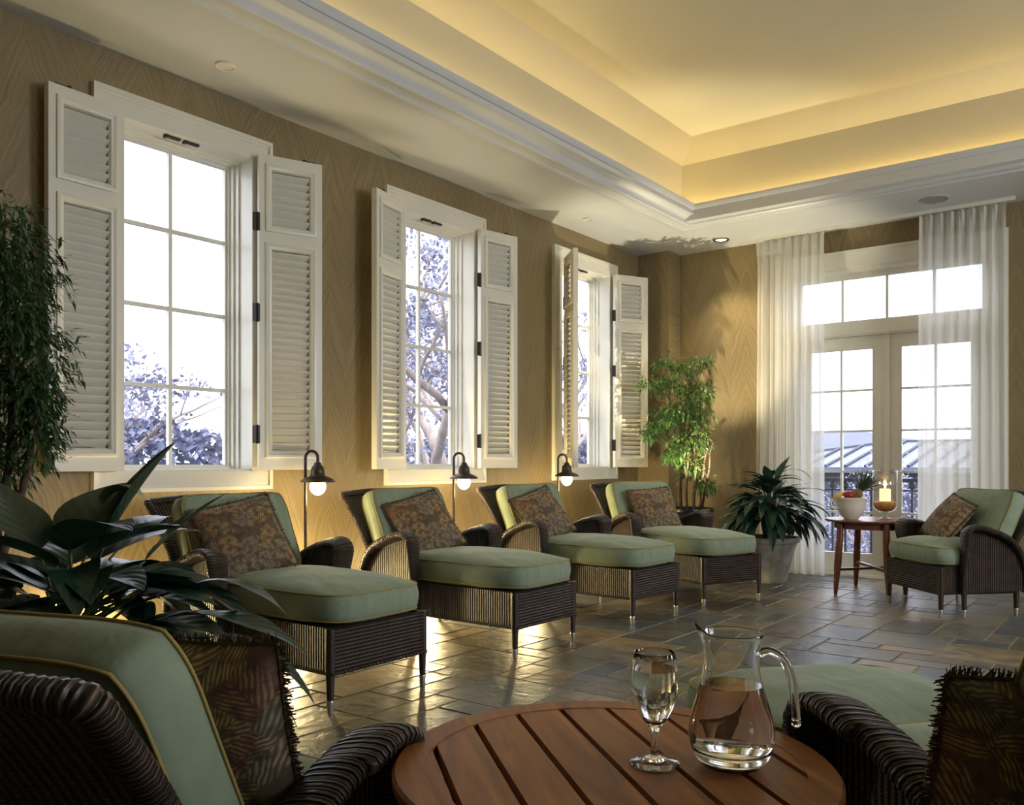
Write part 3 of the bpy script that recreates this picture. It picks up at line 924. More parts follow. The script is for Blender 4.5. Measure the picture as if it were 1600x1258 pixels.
# ------------------------------------------------------------------ seating
def cushion_mesh(mb, lx, ly, h, puff=.025, ears=0.0, rc=.05, nu=26, nv=26, side_bulge=.012, seed=0):
    """box cushion centred on origin; z up; returns perimeter for piping"""
    rn = Vector((seed * 3.1, 1.7, 0))
    def outline(u, v):
        # u,v in -1..1 square -> rounded rect
        x, y = u * lx / 2, v * ly / 2
        m = max(abs(u), abs(v))
        if m > 0:
            # pull corners in with superellipse
            p = 5.2
            r = (abs(u) ** p + abs(v) ** p) ** (1 / p) / m
            x /= r ** 1; y /= r ** 1
            e = (abs(u * v)) ** 3
            x *= 1 + ears * e; y *= 1 + ears * e * .6
        return x, y
    def surf(u, v, s):
        U, V = u * 2 - 1, v * 2 - 1
        x, y = outline(U, V)
        k = (1 - abs(U) ** 3.2) * (1 - abs(V) ** 3.2)
        z = h / 2 + puff * k ** .75
        z += .006 * mnoise.noise(Vector((x * 6, y * 6, s * 3 + seed))) * (.3 + k)
        return (x, y, s * z)
    mb.grid(lambda u, v: surf(u, v, 1), nu, nv, lx, ly)
    mb.grid(lambda u, v: surf(u, v, -1), nu, nv, lx, ly)
    per = []
    for i in range(nu): per.append((i / nu, 0))
    for i in range(nv): per.append((1, i / nv))
    for i in range(nu): per.append((1 - i / nu, 1))
    for i in range(nv): per.append((0, 1 - i / nv))
    n = len(per)
    rows = 5; base = len(mb.v)
    for j in range(rows + 1):
        t = j / rows
        for (u, v) in per:
            a = surf(u, v, -1); b = surf(u, v, 1)
            nx, ny = a[0] / (lx / 2), a[1] / (ly / 2)
            l = sqrt(nx * nx + ny * ny) or 1
            s = side_bulge * sin(pi * t)
            wob = .003 * mnoise.noise(Vector((a[0] * 9, a[1] * 9, t * 2 + seed))) * sin(pi * t)
            mb.v.append((a[0] + (nx / l) * (s + wob), a[1] + (ny / l) * (s + wob), a[2] + (b[2] - a[2]) * t))
    for j in range(rows):
        for k in range(n):
            a = base + j * n + k; b = base + j * n + (k + 1) % n
            mb.face((a, b, b + n, a + n))
    top = [Vector(surf(u, v, 1)) * 1.0 for u, v in per]; bot = [Vector(surf(u, v, -1)) for u, v in per]
    return top, bot

def make_cushion(name, parent, lx, ly, h, mat4, pipe_r=.0032, **kw):
    mb = MB(); top, bot = cushion_mesh(mb, lx, ly, h, **kw)
    mb.v = [tuple(mat4 @ Vector(p)) for p in mb.v]
    o = mb.build(name, M['fabric'], parent, smooth=True)
    for per in (top, bot):
        pm = MB(); pm.tube([mat4 @ (p * 1.0 + Vector((p.x, p.y, 0)).normalized() * pipe_r * .6) for p in per], pipe_r, 6, closed=True)
        pm.build('piping', M['piping'], o, smooth=True)
    return o

def swap(k, uv): return [(b, a) for a, b in uv]

def make_seat(name, label, cat, group, L, HW, AH, two=False, ff=None):
    """L: distance of arm posts behind the front legs, HW: half width of front box, AH: half width to the arm panel"""
    t = thing(name, label, cat, group=group)
    xa = -L; xr = xa - .40
    # apron: side panels (vertical ribs), front (horizontal ribs)
    mb = MB(); z0, z1 = .172, .365
    mb.box(xr, -.012, -HW, -HW + .02, z0, z1); mb.box(xr, -.012, HW - .02, HW, z0, z1)
    mb.box(-.012, .008, -HW, HW, z0, z1, uvm=swap)
    mb.box(xr - .02, xr, -HW, HW, z0, z1)
    mb.box(xr, -.012, -HW + .02, HW - .02, z1 - .03, z1 - .01)
    mb.build('apron', M['wicker'], t)
    # braided lower edge
    mb = MB()
    for pts in ([(xr, -HW - .002, z0), (0, -HW - .002, z0)], [(xr, HW + .002, z0), (0, HW + .002, z0)], [(.012, -HW, z0), (.012, HW, z0)]):
        a, b = Vector(pts[0]), Vector(pts[1]); n = int((b - a).length / .006)
        P = [a.lerp(b, i / n) for i in range(n + 1)]
        mb.tube(P, [.0075 + .002 * (i % 2) for i in range(n + 1)], 6)
    mb.build('braided_edge', M['wicker_band'], t)
    # legs
    def leg(x, y, top, r0=.021, r1=.0145):
        m1 = MB(); m1.lathe([(r1, .052), (r1 + .001, .07), (r0, .19), (r0, top)], 12, (x, y, 0))
        o = m1.build('leg', M['darkwood'], t, auto=40)
        m2 = MB(); m2.lathe([(.0115, 0), (.0125, .004), (.0165, .046), (.0175, .052), (.0165, .056)], 12, (x, y, 0))
        m2.build('ferrule', M['chrome'], o, auto=40)
    for s in (-1, 1):
        leg(-.008, s * (HW - .008), .365)
        leg(xa, s * AH, .20)
        leg(xr - .02, s * (AH - .03), .30)
    # arms
    path = [(xa + .012, .175), (xa + .012, .36), (xa + .012, .50), (xa + .014, .585), (xa + .004, .628), (xa - .035, .648), (xa - .10, .642), (xa - .20, .612),
            (xa - .30, .566), (xa - .375, .50), (xa - .422, .42), (xa - .447, .34), (xa - .456, .26), (xa - .458, .175)]
    P = resample(catmull([Vector((x, 0, z)) for x, z in path], 10), .0036)
    nP = len(P); tot = nP * .0036
    for s in (-1, 1):
        mb = MB(); seg = 14; base = 0
        for i, p in enumerate(P):
            tg = (P[min(i + 1, nP - 1)] - P[max(i - 1, 0)]).normalized()
            nrm = Vector((-tg.z, 0, tg.x))       # candidate normal
            cen = Vector((xa - .22, 0, .35))
            if nrm.dot(p - cen) < 0: nrm = -nrm
            k = i / (nP - 1)
            hgt = max(0, min(1, (p.z - .30) / .30))
            front = 1 if k < .5 else 0
            a = .024 + .036 * hgt * (1 if front else .75)
            b_ = .015 + .006 * hgt
            yc = AH + .004 + (a - .024) * .85
            ridge = .0030 * abs(sin(pi * i / 5.0))
            tilt = radians(12) * hgt
            for q in range(seg):
                an = 2 * pi * q / seg
                ca, sa = cos(an), sin(an)
                ex = (abs(ca) ** .8) * (1 if ca > 0 else -1) * (a + ridge); ez = (abs(sa) ** .8) * (1 if sa > 0 else -1) * (b_ + ridge)
                yy = ex * cos(tilt) - ez * sin(tilt); zz = ex * sin(tilt) + ez * cos(tilt)
                w_ = p + nrm * zz
                mb.v.append((w_.x, s * (yc + yy), w_.z))
        for i in range(nP - 1):
            for q in range(seg):
                A = i * seg + q; B = i * seg + (q + 1) % seg
                mb.face((A, B, B + seg, A + seg), [(i * .0036, q * .01), (i * .0036, (q + 1) * .01), ((i + 1) * .0036, (q + 1) * .01), ((i + 1) * .0036, q * .01)])
        mb.face(list(range(seg))); mb.face([(nP - 1) * seg + q for q in range(seg)])
        arm = mb.build('arm', M['wicker_band'], t, smooth=True)
        mb = MB()
        poly = [(x, z) for x, z in [(p.x, p.z) for p in P[::8]]]
        mb.prism(poly, 'y', s * (AH - .009), s * (AH + .009))
        mb.build('arm_panel', M['wicker'], arm)
    # back
    def bk(v):       # centre line of the back, v 0..1
        z = .30 + .57 * v
        x = xa - .335 - .10 * v - .19 * v * v
        return x, z
    def back_surf(u, v, th):
        x, z = bk(v); hw = AH - .045 + .055 * v
        y = (u * 2 - 1) * hw
        curve = .035 * (1 - (u * 2 - 1) ** 2)
        z2 = z + .018 * v * (1 - (u * 2 - 1) ** 2)
        return (x - curve + th, y, z2)
    mb = MB()
    mb.grid(lambda u, v: back_surf(u, v, .008), 14, 14, .70, .62)
    mb.grid(lambda u, v: back_surf(u, v, -.014), 14, 14, .70, .62)
    backo = mb.build('backrest', M['wicker'], t, smooth=True)
    pts = [back_surf(0, v / 12, 0) for v in range(13)] + [back_surf(u / 12, 1, 0) for u in range(1, 12)] + [back_surf(1, 1 - v / 12, 0) for v in range(13)]
    R_ = resample(catmull(pts, 4), .005)
    mb = MB(); mb.tube(R_, [.021 + .0022 * (i % 3 > 0) for i in range(len(R_))], 10); mb.build('backrest_roll', M['wicker_band'], backo, smooth=True)
    # cushions
    cz = .445; ch = .115
    xb = xa - .33
    xf = .028
    cw = 2 * HW + .025
    if not two:
        make_cushion('seat_cushion', t, xf - xb, cw, ch, Matrix.Translation(((xf + xb) / 2, 0, cz)), puff=.052, nu=40, nv=22, seed=2)
    else:
        c0 = -.488
        make_cushion('foot_cushion', t, xf - c0, cw, ch, Matrix.Translation(((xf + c0) / 2, 0, cz)), puff=.036, seed=4)
        make_cushion('seat_cushion', t, c0 - xb - .004, cw, ch, Matrix.Translation(((c0 + xb) / 2 - .004, 0, cz - .004)), puff=.034, seed=6)
    lean = radians(24)
    Mx = Matrix.Translation((xa - .372, 0, .682)) @ Matrix.Rotation(-lean, 4, 'Y') @ Matrix.Rotation(radians(90), 4, 'Y')
    make_cushion('back_cushion', t, .46, .64, .10, Mx, puff=.040, ears=.10, seed=9)
    return t

chaise = make_seat('chaise_lounge', '', 'chaise lounge', 'wicker chaises under the windows', .70, .295, .355)
chaise.location = (-2.865, 2.755, 0)
chaise['label'] = 'wicker chaise with sage cushions nearest the camera in the window row, beside the glossy-leaved plant'
dup(chaise, (-2.855, 4.055, 0), 0, 'wicker chaise with sage cushions below the middle window, second in the row')
dup(chaise, (-2.825, 5.33, 0), radians(-3), 'wicker chaise with sage cushions third in the row, between the two farther lamps')
dup(chaise, (-2.67, 6.27, 0), radians(-22), 'wicker chaise with sage cushions at the far end, beside the corner plant')
rightch = make_seat('chaise_lounge', 'dark wicker chaise with two-piece sage cushion in the right foreground', 'chaise lounge', None, .74, .305, .365, two=True)
rightch.location = (-.849, 2.345, 0); rightch.rotation_euler = (0, 0, 2.487)
armch = make_seat('wicker_armchair', 'wicker armchair with sage cushions facing the room before the right curtain', 'armchair', None, .16, .325, .350)
armch.scale = (1, 1, .965); armch.location = (-1.505, 6.805, 0); armch.rotation_euler = (0, 0, radians(225))
arml = make_seat('wicker_armchair', 'shadowed wicker armchair seen from behind in the left foreground', 'armchair', None, .13, .325, .375)
arml.scale = (1, 1, .945); arml.location = (-1.51, 1.07, 0); arml.rotation_euler = (0, 0, 1.86)

# ------------------------------------------------------------------ throw pillows
def pillow(label, loc, rot, size=.42, th=.075, seed=0, fringe=True):
    t = thing('throw_pillow', label, 'throw pillow', group='palm-leaf throw pillows')
    t.location = loc; t.rotation_euler = rot
    def surf(u, v, s):
        U, V = u * 2 - 1, v * 2 - 1
        k = max(0, (1 - U * U)) * max(0, (1 - V * V))
        pin = 1 - .055 * (1 - V * V) * abs(U) ** 2; pin2 = 1 - .055 * (1 - U * U) * abs(V) ** 2
        x, y = U * size / 2 * pin, V * size / 2 * pin2
        return (x, y, s * (th * k ** .48 + .004 * mnoise.noise(Vector((x * 9, y * 9, seed + s))) * k))
    mb = MB()
    mb.grid(lambda u, v: surf(u, v, 1), 22, 22, 1, 1); mb.grid(lambda u, v: surf(u, v, -1), 22, 22, 1, 1)
    c = mb.build('cover', M['palm'], t, smooth=True)
    rn = random.Random(seed)
    fb = MB(); per = []
    n = 70
    for i in range(n): per.append((i / n, 0))
    for i in range(n): per.append((1, i / n))
    for i in range(n): per.append((1 - i / n, 1))
    for i in range(n): per.append((0, 1 - i / n))
    P = [Vector(surf(u, v, 0)) for u, v in per]; m = len(P)
    for i in range(m):
        p = P[i]; q = P[(i + 1) % m]; tg = (q - p)
        if tg.length < 1e-6: continue
        tg.normalize(); out = Vector((tg.y, -tg.x, 0))
        for _ in range(3):
            o_ = (out + tg * rn.uniform(-.5, .5) + Vector((0, 0, rn.uniform(-.6, .6)))).normalized() * rn.uniform(.010, .018)
            w = tg * .0016 + Vector((0, 0, rn.uniform(-.0012, .0012)))
            a = p.lerp(q, rn.random())
            k0 = fb.add([a - w, a + w, a + o_ + w * .6, a + o_ - w * .6]); fb.face([k0, k0 + 1, k0 + 2, k0 + 3])
    fb.tube(P, .0035, 5, closed=True)
    fb.build('brush_fringe', M['fringe'], t, recalc=False, weld=False)
    return t
def lean_rot(face, lean, roll):
    """pillow plane normal faces azimuth `face` (rad), leaning back by `lean`, rolled in-plane"""
    R = Matrix.Rotation(face, 3, 'Z') @ Matrix.Rotation(pi / 2 - lean, 3, 'Y') @ Matrix.Rotation(roll, 3, 'Z')
    return R.to_euler()
PILLOW_SPEC = [
    ('palm-leaf pillow on the nearest wicker chaise of the window row', (-3.70, 2.61, .700), lean_rot(radians(-22), radians(33), radians(14)), .43),
    ('palm-leaf pillow on the second wicker chaise, below the middle window', (-3.745, 3.985, .690), lean_rot(radians(-20), radians(34), radians(16)), .42),
    ('palm-leaf pillow on the third wicker chaise, beside the farthest lamp', (-3.715, 5.23, .690), lean_rot(radians(-20), radians(34), radians(18)), .41),
    ('palm-leaf pillow on the last wicker chaise, by the corner plant', (-3.49, 6.555, .680), lean_rot(radians(-34), radians(32), radians(5)), .41),
    ('palm-leaf pillow propped in the armchair before the right curtain', (-1.33, 7.10, .655), lean_rot(radians(225), radians(36), radians(-16)), .38),
    ('shadowed palm-leaf pillow in the left foreground armchair', (-1.235, .79, .640), lean_rot(1.90, radians(16), radians(0)), .36),
    ('dark fringed palm-leaf pillow on the right foreground chaise', (-.175, 1.475, .610), lean_rot(2.45, radians(10), radians(3)), .33),
]
for k, (lb, lc, rt_, sz) in enumerate(PILLOW_SPEC): pillow(lb, lc, rt_, sz, seed=k)

# ------------------------------------------------------------------ floor lamps
def make_lamp(label, loc):
    t = thing('floor_lamp', label, 'floor lamp', loc, YAW, 'gooseneck floor lamps by the wall')
    m1 = MB(); m1.lathe([(.11, 0), (.11, .012), (.10, .02), (.02, .028), (.012, .04)], 28); m1.build('base', M['bronze'], t, auto=40)
    R = .038; top = 1.11
    pts = [(0, 0, .03), (0, 0, .5), (0, 0, top)] + [(R - R * cos(a), 0, top + R * 1.1 * sin(a)) for a in [pi * k / 10 for k in range(1, 11)]] + [(2 * R, 0, 1.075)]
    m1 = MB(); m1.tube(pts, .0095, 10); m1.build('pole', M['bronze'], t, smooth=True)
    c = (2 * R, 0, .965)
    m1 = MB(); m1.lathe([(.012, .118), (.020, .115), (.024, .100), (.038, .085), (.043, .06), (.045, .035), (.060, .028), (.085, .018), (.104, .004), (.107, -.004), (.104, -.006), (.080, .010), (.045, .018), (.03, .02)], 32, c, cap=False)
    m1.build('lamp_shade', M['bronze'], t, smooth=True)
    m1 = MB(); m1.lathe([(.017, .02), (.019, .0), (.017, -.012)], 16, c); m1.build('socket', M['brass'], t, smooth=True)
    m1 = MB(); m1.sphere((c[0], c[1], c[2] - .032), .049, 20, 14, (1, 1, 1.1)); b = m1.build('bulb', M['bulb'], t, smooth=True)
    return t
for lb, lc in (('bronze gooseneck floor lamp with lit bulb right of the nearest window', (-4.24, 3.445, 0)),
               ('bronze gooseneck floor lamp with lit bulb below the middle window', (-4.27, 4.862, 0)),
               ('bronze gooseneck floor lamp with lit bulb at the farthest window', (-4.27, 6.245, 0))):
    make_lamp(lb, lc)
    lamp('lamp_glow', 'POINT', (lc[0] + cos(YAW) * .076, lc[1] + sin(YAW) * .076, .86), 5.0, (1, .74, .36), radius=.045)

# ------------------------------------------------------------------ foreground slatted table
def teak_table():
    cx, cy, R, zt = -.716, 1.201, .352, .60
    ang = atan2(.64, -.77)
    t = thing('slatted_table', 'round slatted teak table carrying the glass pitcher in the foreground', 'table', (cx, cy, 0), ang)
    ri = R - .052; th = .024
    mb = MB(); mb.lathe([(ri, zt - th), (R - .004, zt - th), (R, zt - th + .005), (R, zt - .005), (R - .005, zt), (ri, zt), (ri, zt - th)], 72, cap=False)
    mb.build('rim', M['teak'], t, auto=35)
    gaps = [-.27, -.18, -.09, 0, .09, .18, .27]
    edges = [-ri - .001] + gaps + [ri + .001]
    for k in range(8):
        a = edges[k] + (.0055 if k else 0); b = edges[k + 1] - (.0055 if k < 7 else 0)
        n = 10; up = []; dn = []
        for j in range(n + 1):
            y = a + (b - a) * j / n
            hx = sqrt(max(1e-6, (ri + .0005) ** 2 - y * y)) if abs(y) < ri else .001
            up.append((hx, y)); dn.append((-hx, y))
        mb = MB(); mb.prism(up + dn[::-1], 'z', zt - th + .001, zt - .0012)
        mb.build('slat', M['teak'], t)
    mb = MB(); mb.lathe([(ri - .03, zt - .07), (ri + .002, zt - .07), (ri + .002, zt - th - .001), (ri - .03, zt - th - .001), (ri - .03, zt - .07)], 48, cap=False); mb.build('apron_ring', M['teak'], t, auto=35)
    mb = MB()
    for a in (pi / 2, ):
        mb.box(-.02, .02, -ri, ri, zt - .06, zt - th - .001)
    mb.build('crossbar', M['teak'], t)
    for k in range(4):
        a = pi / 4 + k * pi / 2
        x, y = .245 * cos(a), .245 * sin(a)
        mb = MB(); mb.tube([(x * 1.12, y * 1.12, .0), (x, y, .54)], [.016, .022], 10); mb.build('leg', M['teak'], t, auto=40)
teak_table()

def pitcher():
    loc = (-.553, 1.294, .600)
    t = thing('glass_pitcher', 'clear glass pitcher half full of water on the slatted table', 'pitcher', loc, YAW)
    out = [(.001, .0), (.036, .0), (.047, .004), (.056, .014), (.0635, .030), (.0665, .046), (.0665, .060), (.063, .080), (.056, .105), (.049, .130), (.0445, .150), (.0425, .168), (.0425, .178), (.0445, .192), (.0475, .203), (.0495, .210)]
    inn = [(max(r - .0021, .001), z) for r, z in out[::-1]]
    inn = [(r, z) for r, z in inn if z > .012] + [(.054, .0135), (.045, .009), (.03, .0075), (.001, .0075)]
    prof = out + [(.0494, .2112), (.0484, .2118), (.0476, .2110)] + inn
    mb = MB(); mb.lathe(prof, 56, cap=False)
    nv = []
    for (x, y, z) in mb.v:
        # spout toward -x (camera left)
        if z > .165:
            k = ((z - .165) / .047) ** 1.6
            a = atan2(y, -x); s = math.exp(-(a / .36) ** 2)
            r = sqrt(x * x + y * y)
            f = 1 + .20 * s * k
            x, y, z = x * f, y * f, z + .016 * s * k
        nv.append((x, y, z))
    mb.v = nv
    mb.build('pitcher_body', M['glass'], t, auto=70)
    # handle on +x
    pts = catmull([(.0435, 0, .176), (.060, 0, .182), (.083, 0, .168), (.096, 0, .135), (.101, 0, .098), (.103, 0, .072)], 6)
    mb = MB(); mb.tube(pts, [.0068] * len(pts), 12); mb.sphere((.103, 0, .068), .0075, 12, 8)
    mb.build('handle', M['glass'], t, smooth=True)
    w = [(.001, .0078), (.03, .0078), (.045, .0093)] + [(r - .0018, z) for r, z in out if .013 < z < .131]
    wl = .130
    w = [(r, z) for r, z in w if z < wl] + [(.0473, wl), (.001, wl)]
    mb = MB(); mb.lathe(w, 56, cap=False); mb.build('water', M['water'], t, auto=50)
pitcher()

def goblet():
    loc = (-.654, 1.229, .600)
    t = thing('water_goblet', 'stemmed clear glass goblet of water left of the pitcher', 'glass', loc, 0)
    out = [(.001, .0), (.0385, .0), (.0395, .002), (.036, .005), (.018, .009), (.008, .014), (.006, .022), (.0062, .045), (.0075, .055), (.0125, .063), (.021, .073), (.030, .090), (.0365, .110), (.0385, .130), (.0375, .150), (.0345, .168), (.0325, .178), (.0322, .1786), (.0317, .1786)]
    inn = [(.0310, .178), (.0330, .167), (.036, .150), (.0368, .130), (.0347, .110), (.028, .092), (.019, .077), (.009, .068), (.001, .066)]
    mb = MB(); mb.lathe(out + inn, 48, cap=False); mb.build('goblet_body', M['glass'], t, auto=70)
    w = [(.001, .0663), (.009, .0683), (.0193, .0773), (.0283, .0923), (.035, .1103), (.0371, .130), (.0363, .150), (.0360, .152), (.001, .152)]
    mb = MB(); mb.lathe(w, 48, cap=False); mb.build('water', M['water'], t, auto=50)
goblet()

# ------------------------------------------------------------------ far side table and what stands on it
SX, SY, SZ = -1.978, 7.50, .612
def side_table():
    t = thing('side_table', 'round cherry wood side table between the stone planter and the armchair', 'table', (SX, SY, 0), 0)
    mb = MB(); mb.lathe([(.001, SZ - .022), (.345, SZ - .022), (.358, SZ - .016), (.362, SZ - .008), (.358, SZ), (.001, SZ)], 56, cap=False); mb.build('tabletop', M['redwood'], t, auto=40)
    mb = MB(); mb.lathe([(.27, SZ - .075), (.292, SZ - .075), (.292, SZ - .0225), (.27, SZ - .0225), (.27, SZ - .075)], 48, cap=False); mb.build('apron', M['redwood'], t, auto=40)
    feet = []
    for dl, dd in ((-.338, -.105), (.02, .375), (.338, .105), (-.02, -.375)):
        x = -.607 * dd + .794 * dl; y = .794 * dd + .607 * dl
        feet.append((x, y))
        mb = MB(); mb.tube([(x, y, 0), (x, y, .02), (x * .94, y * .94, .25), (x * .88, y * .88, .45), (x * .87, y * .87, SZ - .023)], [.012, .016, .030, .028, .024], 12); mb.build('leg', M['redwood'], t, auto=40)
    for a, b in ((0, 2), (1, 3)):
        mb = MB(); z = .205 + .012 * a
        p, q = Vector((*feet[a], 0)) * .93, Vector((*feet[b], 0)) * .93
        d = (q - p); R = Matrix.Translation((p.x, p.y, z)) @ Matrix.Rotation(atan2(d.y, d.x), 4, 'Z')
        mb.box(0, d.length, -.014, .014, -.011, .011, mat=R); mb.build('stretcher', M['redwood'], t)
side_table()

def on_table(px, d):      # helper in world metres: lateral ratio and depth of the photo's view
    l = (px - 800) / 1346 * d
    return (-.6073 * d + .7945 * l, .7945 * d + .6073 * l)
bx_, by_ = on_table(1329, 7.12)
t = thing('fruit_bowl', 'cream ceramic bowl with one side handle, full of fruit', 'bowl', (bx_, by_, SZ), YAW)
mb = MB(); mb.lathe([(.001, .0), (.055, 0), (.058, .008), (.085, .04), (.105, .08), (.115, .12), (.118, .165), (.124, .172), (.122, .180), (.112, .178), (.108, .13), (.098, .085), (.075, .045), (.04, .022), (.001, .018)], 40, cap=False)
mb.build('bowl_body', M['bowl'], t, smooth=True)
mb = MB(); mb.tube(catmull([(-.112, 0, .15), (-.145, 0, .165), (-.168, 0, .14), (-.160, 0, .105), (-.130, 0, .088), (-.104, 0, .085)], 5), .011, 10); mb.build('handle', M['bowl'], t, smooth=True)
RY = Matrix.Rotation(YAW, 4, 'Z')
def bw(x, y, z): v = RY @ Vector((x, y, 0)); return (bx_ + v.x, by_ + v.y, SZ + z)
def fruit_apple(x, y, z, r, label):
    tt = thing('apple', label, 'fruit', bw(x, y, z), 0)
    m1 = MB(); prof = []
    for j in range(15):
        a = pi * j / 14
        prof.append((r * sin(a) * (1 + .05 * cos(a)) + 1e-5, -r * .92 * cos(a) - (.22 * r * math.exp(-((pi - a) / .35) ** 2)) + (.12 * r * math.exp(-(a / .3) ** 2))))
    tt.location.z += .018; m1.lathe(prof, 22, cap=False); m1.build('skin', M['apple'], tt, smooth=True)
    m1 = MB(); m1.tube([(0, 0, r * .7), (.003, 0, r * 1.05)], .002, 6); m1.build('stalk', M['bark'], tt)
fruit_apple(-.035, -.045, .185, .042, 'red apple at the front of the fruit bowl')
fruit_apple(.030, .055, .178, .038, 'red apple at the back of the fruit bowl')
def banana(pts, label):
    tt = thing('banana', label, 'fruit', bw(0, 0, 0), YAW)
    P = catmull(pts, 5); n = len(P)
    m1 = MB(); m1.tube(P, [.006 + .012 * sin(pi * min(1, .12 + .76 * i / (n - 1))) for i in range(n)], 8); m1.build('peel', M['yellow'], tt, smooth=True)
banana([(-.150, -.02, .170), (-.125, -.035, .197), (-.085, -.02, .212), (-.045, .02, .205)], 'yellow banana hanging over the handle side of the fruit bowl')
banana([(-.100, .05, .180), (-.07, .03, .205), (-.03, .03, .218), (.01, .05, .205)], 'yellow banana at the back behind the red apple')
def pineapple():
    tt = thing('pineapple', 'small pineapple with a tall leafy crown leaning out of the bowl', 'fruit', bw(.035, -.02, .200), YAW)
    ax = Vector((.62, 0, .78)).normalized(); Q = Vector((0, 0, 1)).rotation_difference(ax).to_matrix().to_4x4()
    m1 = MB(); m1.sphere((0, 0, 0), .045, 20, 14, (1, 1, 1.3), mat=Q); m1.build('fruit_body', M['pine'], tt, smooth=True)
    m1 = MB(); rn = random.Random(4)
    for k in range(46):
        a = k * 2.399; lv = k / 46; L = .10 + .09 * (1 - abs(lv - .6)); op = .9 - .75 * lv
        d = Vector((cos(a) * op, sin(a) * op, 1)).normalized()
        b0 = Vector((cos(a) * .012, sin(a) * .012, .045 + .03 * lv)); sd = Vector((-sin(a), cos(a), 0)) * .009
        pr = []
        for j in range(5):
            s_ = j / 4; c_ = b0 + d * L * s_ + Vector((cos(a), sin(a), -.3)) * (.035 * s_ * s_)
            w = sd * (1 - s_ ** 1.5) + sd * .03
            pr += [c_ - w, c_ + w]
        pr = [Q @ p for p in pr]; n0 = m1.add(pr)
        for j in range(4): m1.face((n0 + 2 * j, n0 + 2 * j + 1, n0 + 2 * j + 3, n0 + 2 * j + 2), [(0, 0), (1, 0), (1, 1), (0, 1)])
    m1.build('crown', M['leafpine'], tt, smooth=True, recalc=False)
pineapple()

hx_, hy_ = on_table(1382, 7.13)
t = thing('hurricane_candle_holder', 'footed glass hurricane holding amber potpourri on the side table', 'candle holder', (hx_, hy_, SZ), 0)
mb = MB(); mb.lathe([(.001, 0), (.060, 0), (.060, .004), (.030, .012), (.014, .022), (.012, .040), (.020, .050), (.040, .058), (.075, .075), (.092, .10), (.096, .13), (.095, .20), (.094, .28), (.096, .405),
                     (.0935, .405), (.0915, .28), (.0925, .20), (.0935, .13), (.089, .102), (.072, .079), (.038, .063), (.001, .060)], 44, cap=False)
mb.build('glass_shade', M['hurricane'], t, smooth=True)
mb = MB(); mb.lathe([(.001, .0635), (.036, .0655), (.068, .080), (.086, .103), (.0905, .128), (.088, .142), (.05, .150), (.001, .150)], 36, cap=False)
mb.build('potpourri', M['potpourri'], t, smooth=True)
t2 = thing('pillar_candle', 'lit cream pillar candle standing inside the glass hurricane', 'candle', (hx_, hy_, SZ + .148), 0)
mb = MB(); mb.lathe([(.001, 0), (.043, 0), (.043, .096), (.040, .102), (.034, .098), (.001, .092)], 28, cap=False); mb.build('wax', M['wax'], t2, auto=40)
mb = MB(); mb.tube([(0, 0, .09), (0, 0, .105)], .0015, 6); mb.build('wick', M['slot'], t2)
mb = MB(); mb.lathe([(.0005, .103), (.005, .110), (.006, .118), (.003, .130), (.0005, .138)], 12, cap=False); mb.build('flame', M['flame'], t2, smooth=True)
lamp('candle_light', 'POINT', (hx_, hy_, SZ + .29), .7, (1, .65, .25), radius=.02)

# ------------------------------------------------------------------ plants
def blade(mb, base, d, up, L, Wd, droop, fold=.25, wav=.0, rn=None, nu=4, nv=9):
    """a lanceolate leaf starting at base in direction d"""
    d = d.normalized(); sd = d.cross(up)
    if sd.length < 1e-4: sd = d.orthogonal()
    sd.normalize(); nn = sd.cross(d).normalized()
    n0 = len(mb.v); c = Vector(base); ddir = d.copy()
    ph = rn.uniform(0, 6) if rn else 0
    for j in range(nv + 1):
        s = j / nv
        w = Wd / 2 * (sin(pi * min(1, s ** .75 * .97 + .03)) ** .8) * (1 - .25 * s)
        if j == nv: w = .0006
        nrm = sd.cross(ddir).normalized()
        for i in range(nu + 1):
            q = (i / nu * 2 - 1)
            p = c + sd * (q * w) + nrm * (abs(q) * w * fold + wav * w * sin(s * 9 + ph) * q)
            mb.v.append(tuple(p))
        ddir = (ddir + Vector((0, 0, -droop / nv))).normalized()
        c = c + ddir * (L / nv)
    for j in range(nv):
        for i in range(nu):
            a = n0 + j * (nu + 1) + i
            mb.face((a, a + 1, a + nu + 2, a + nu + 1), [(i / nu, j / nv), ((i + 1) / nu, j / nv), ((i + 1) / nu, (j + 1) / nv), (i / nu, (j + 1) / nv)])

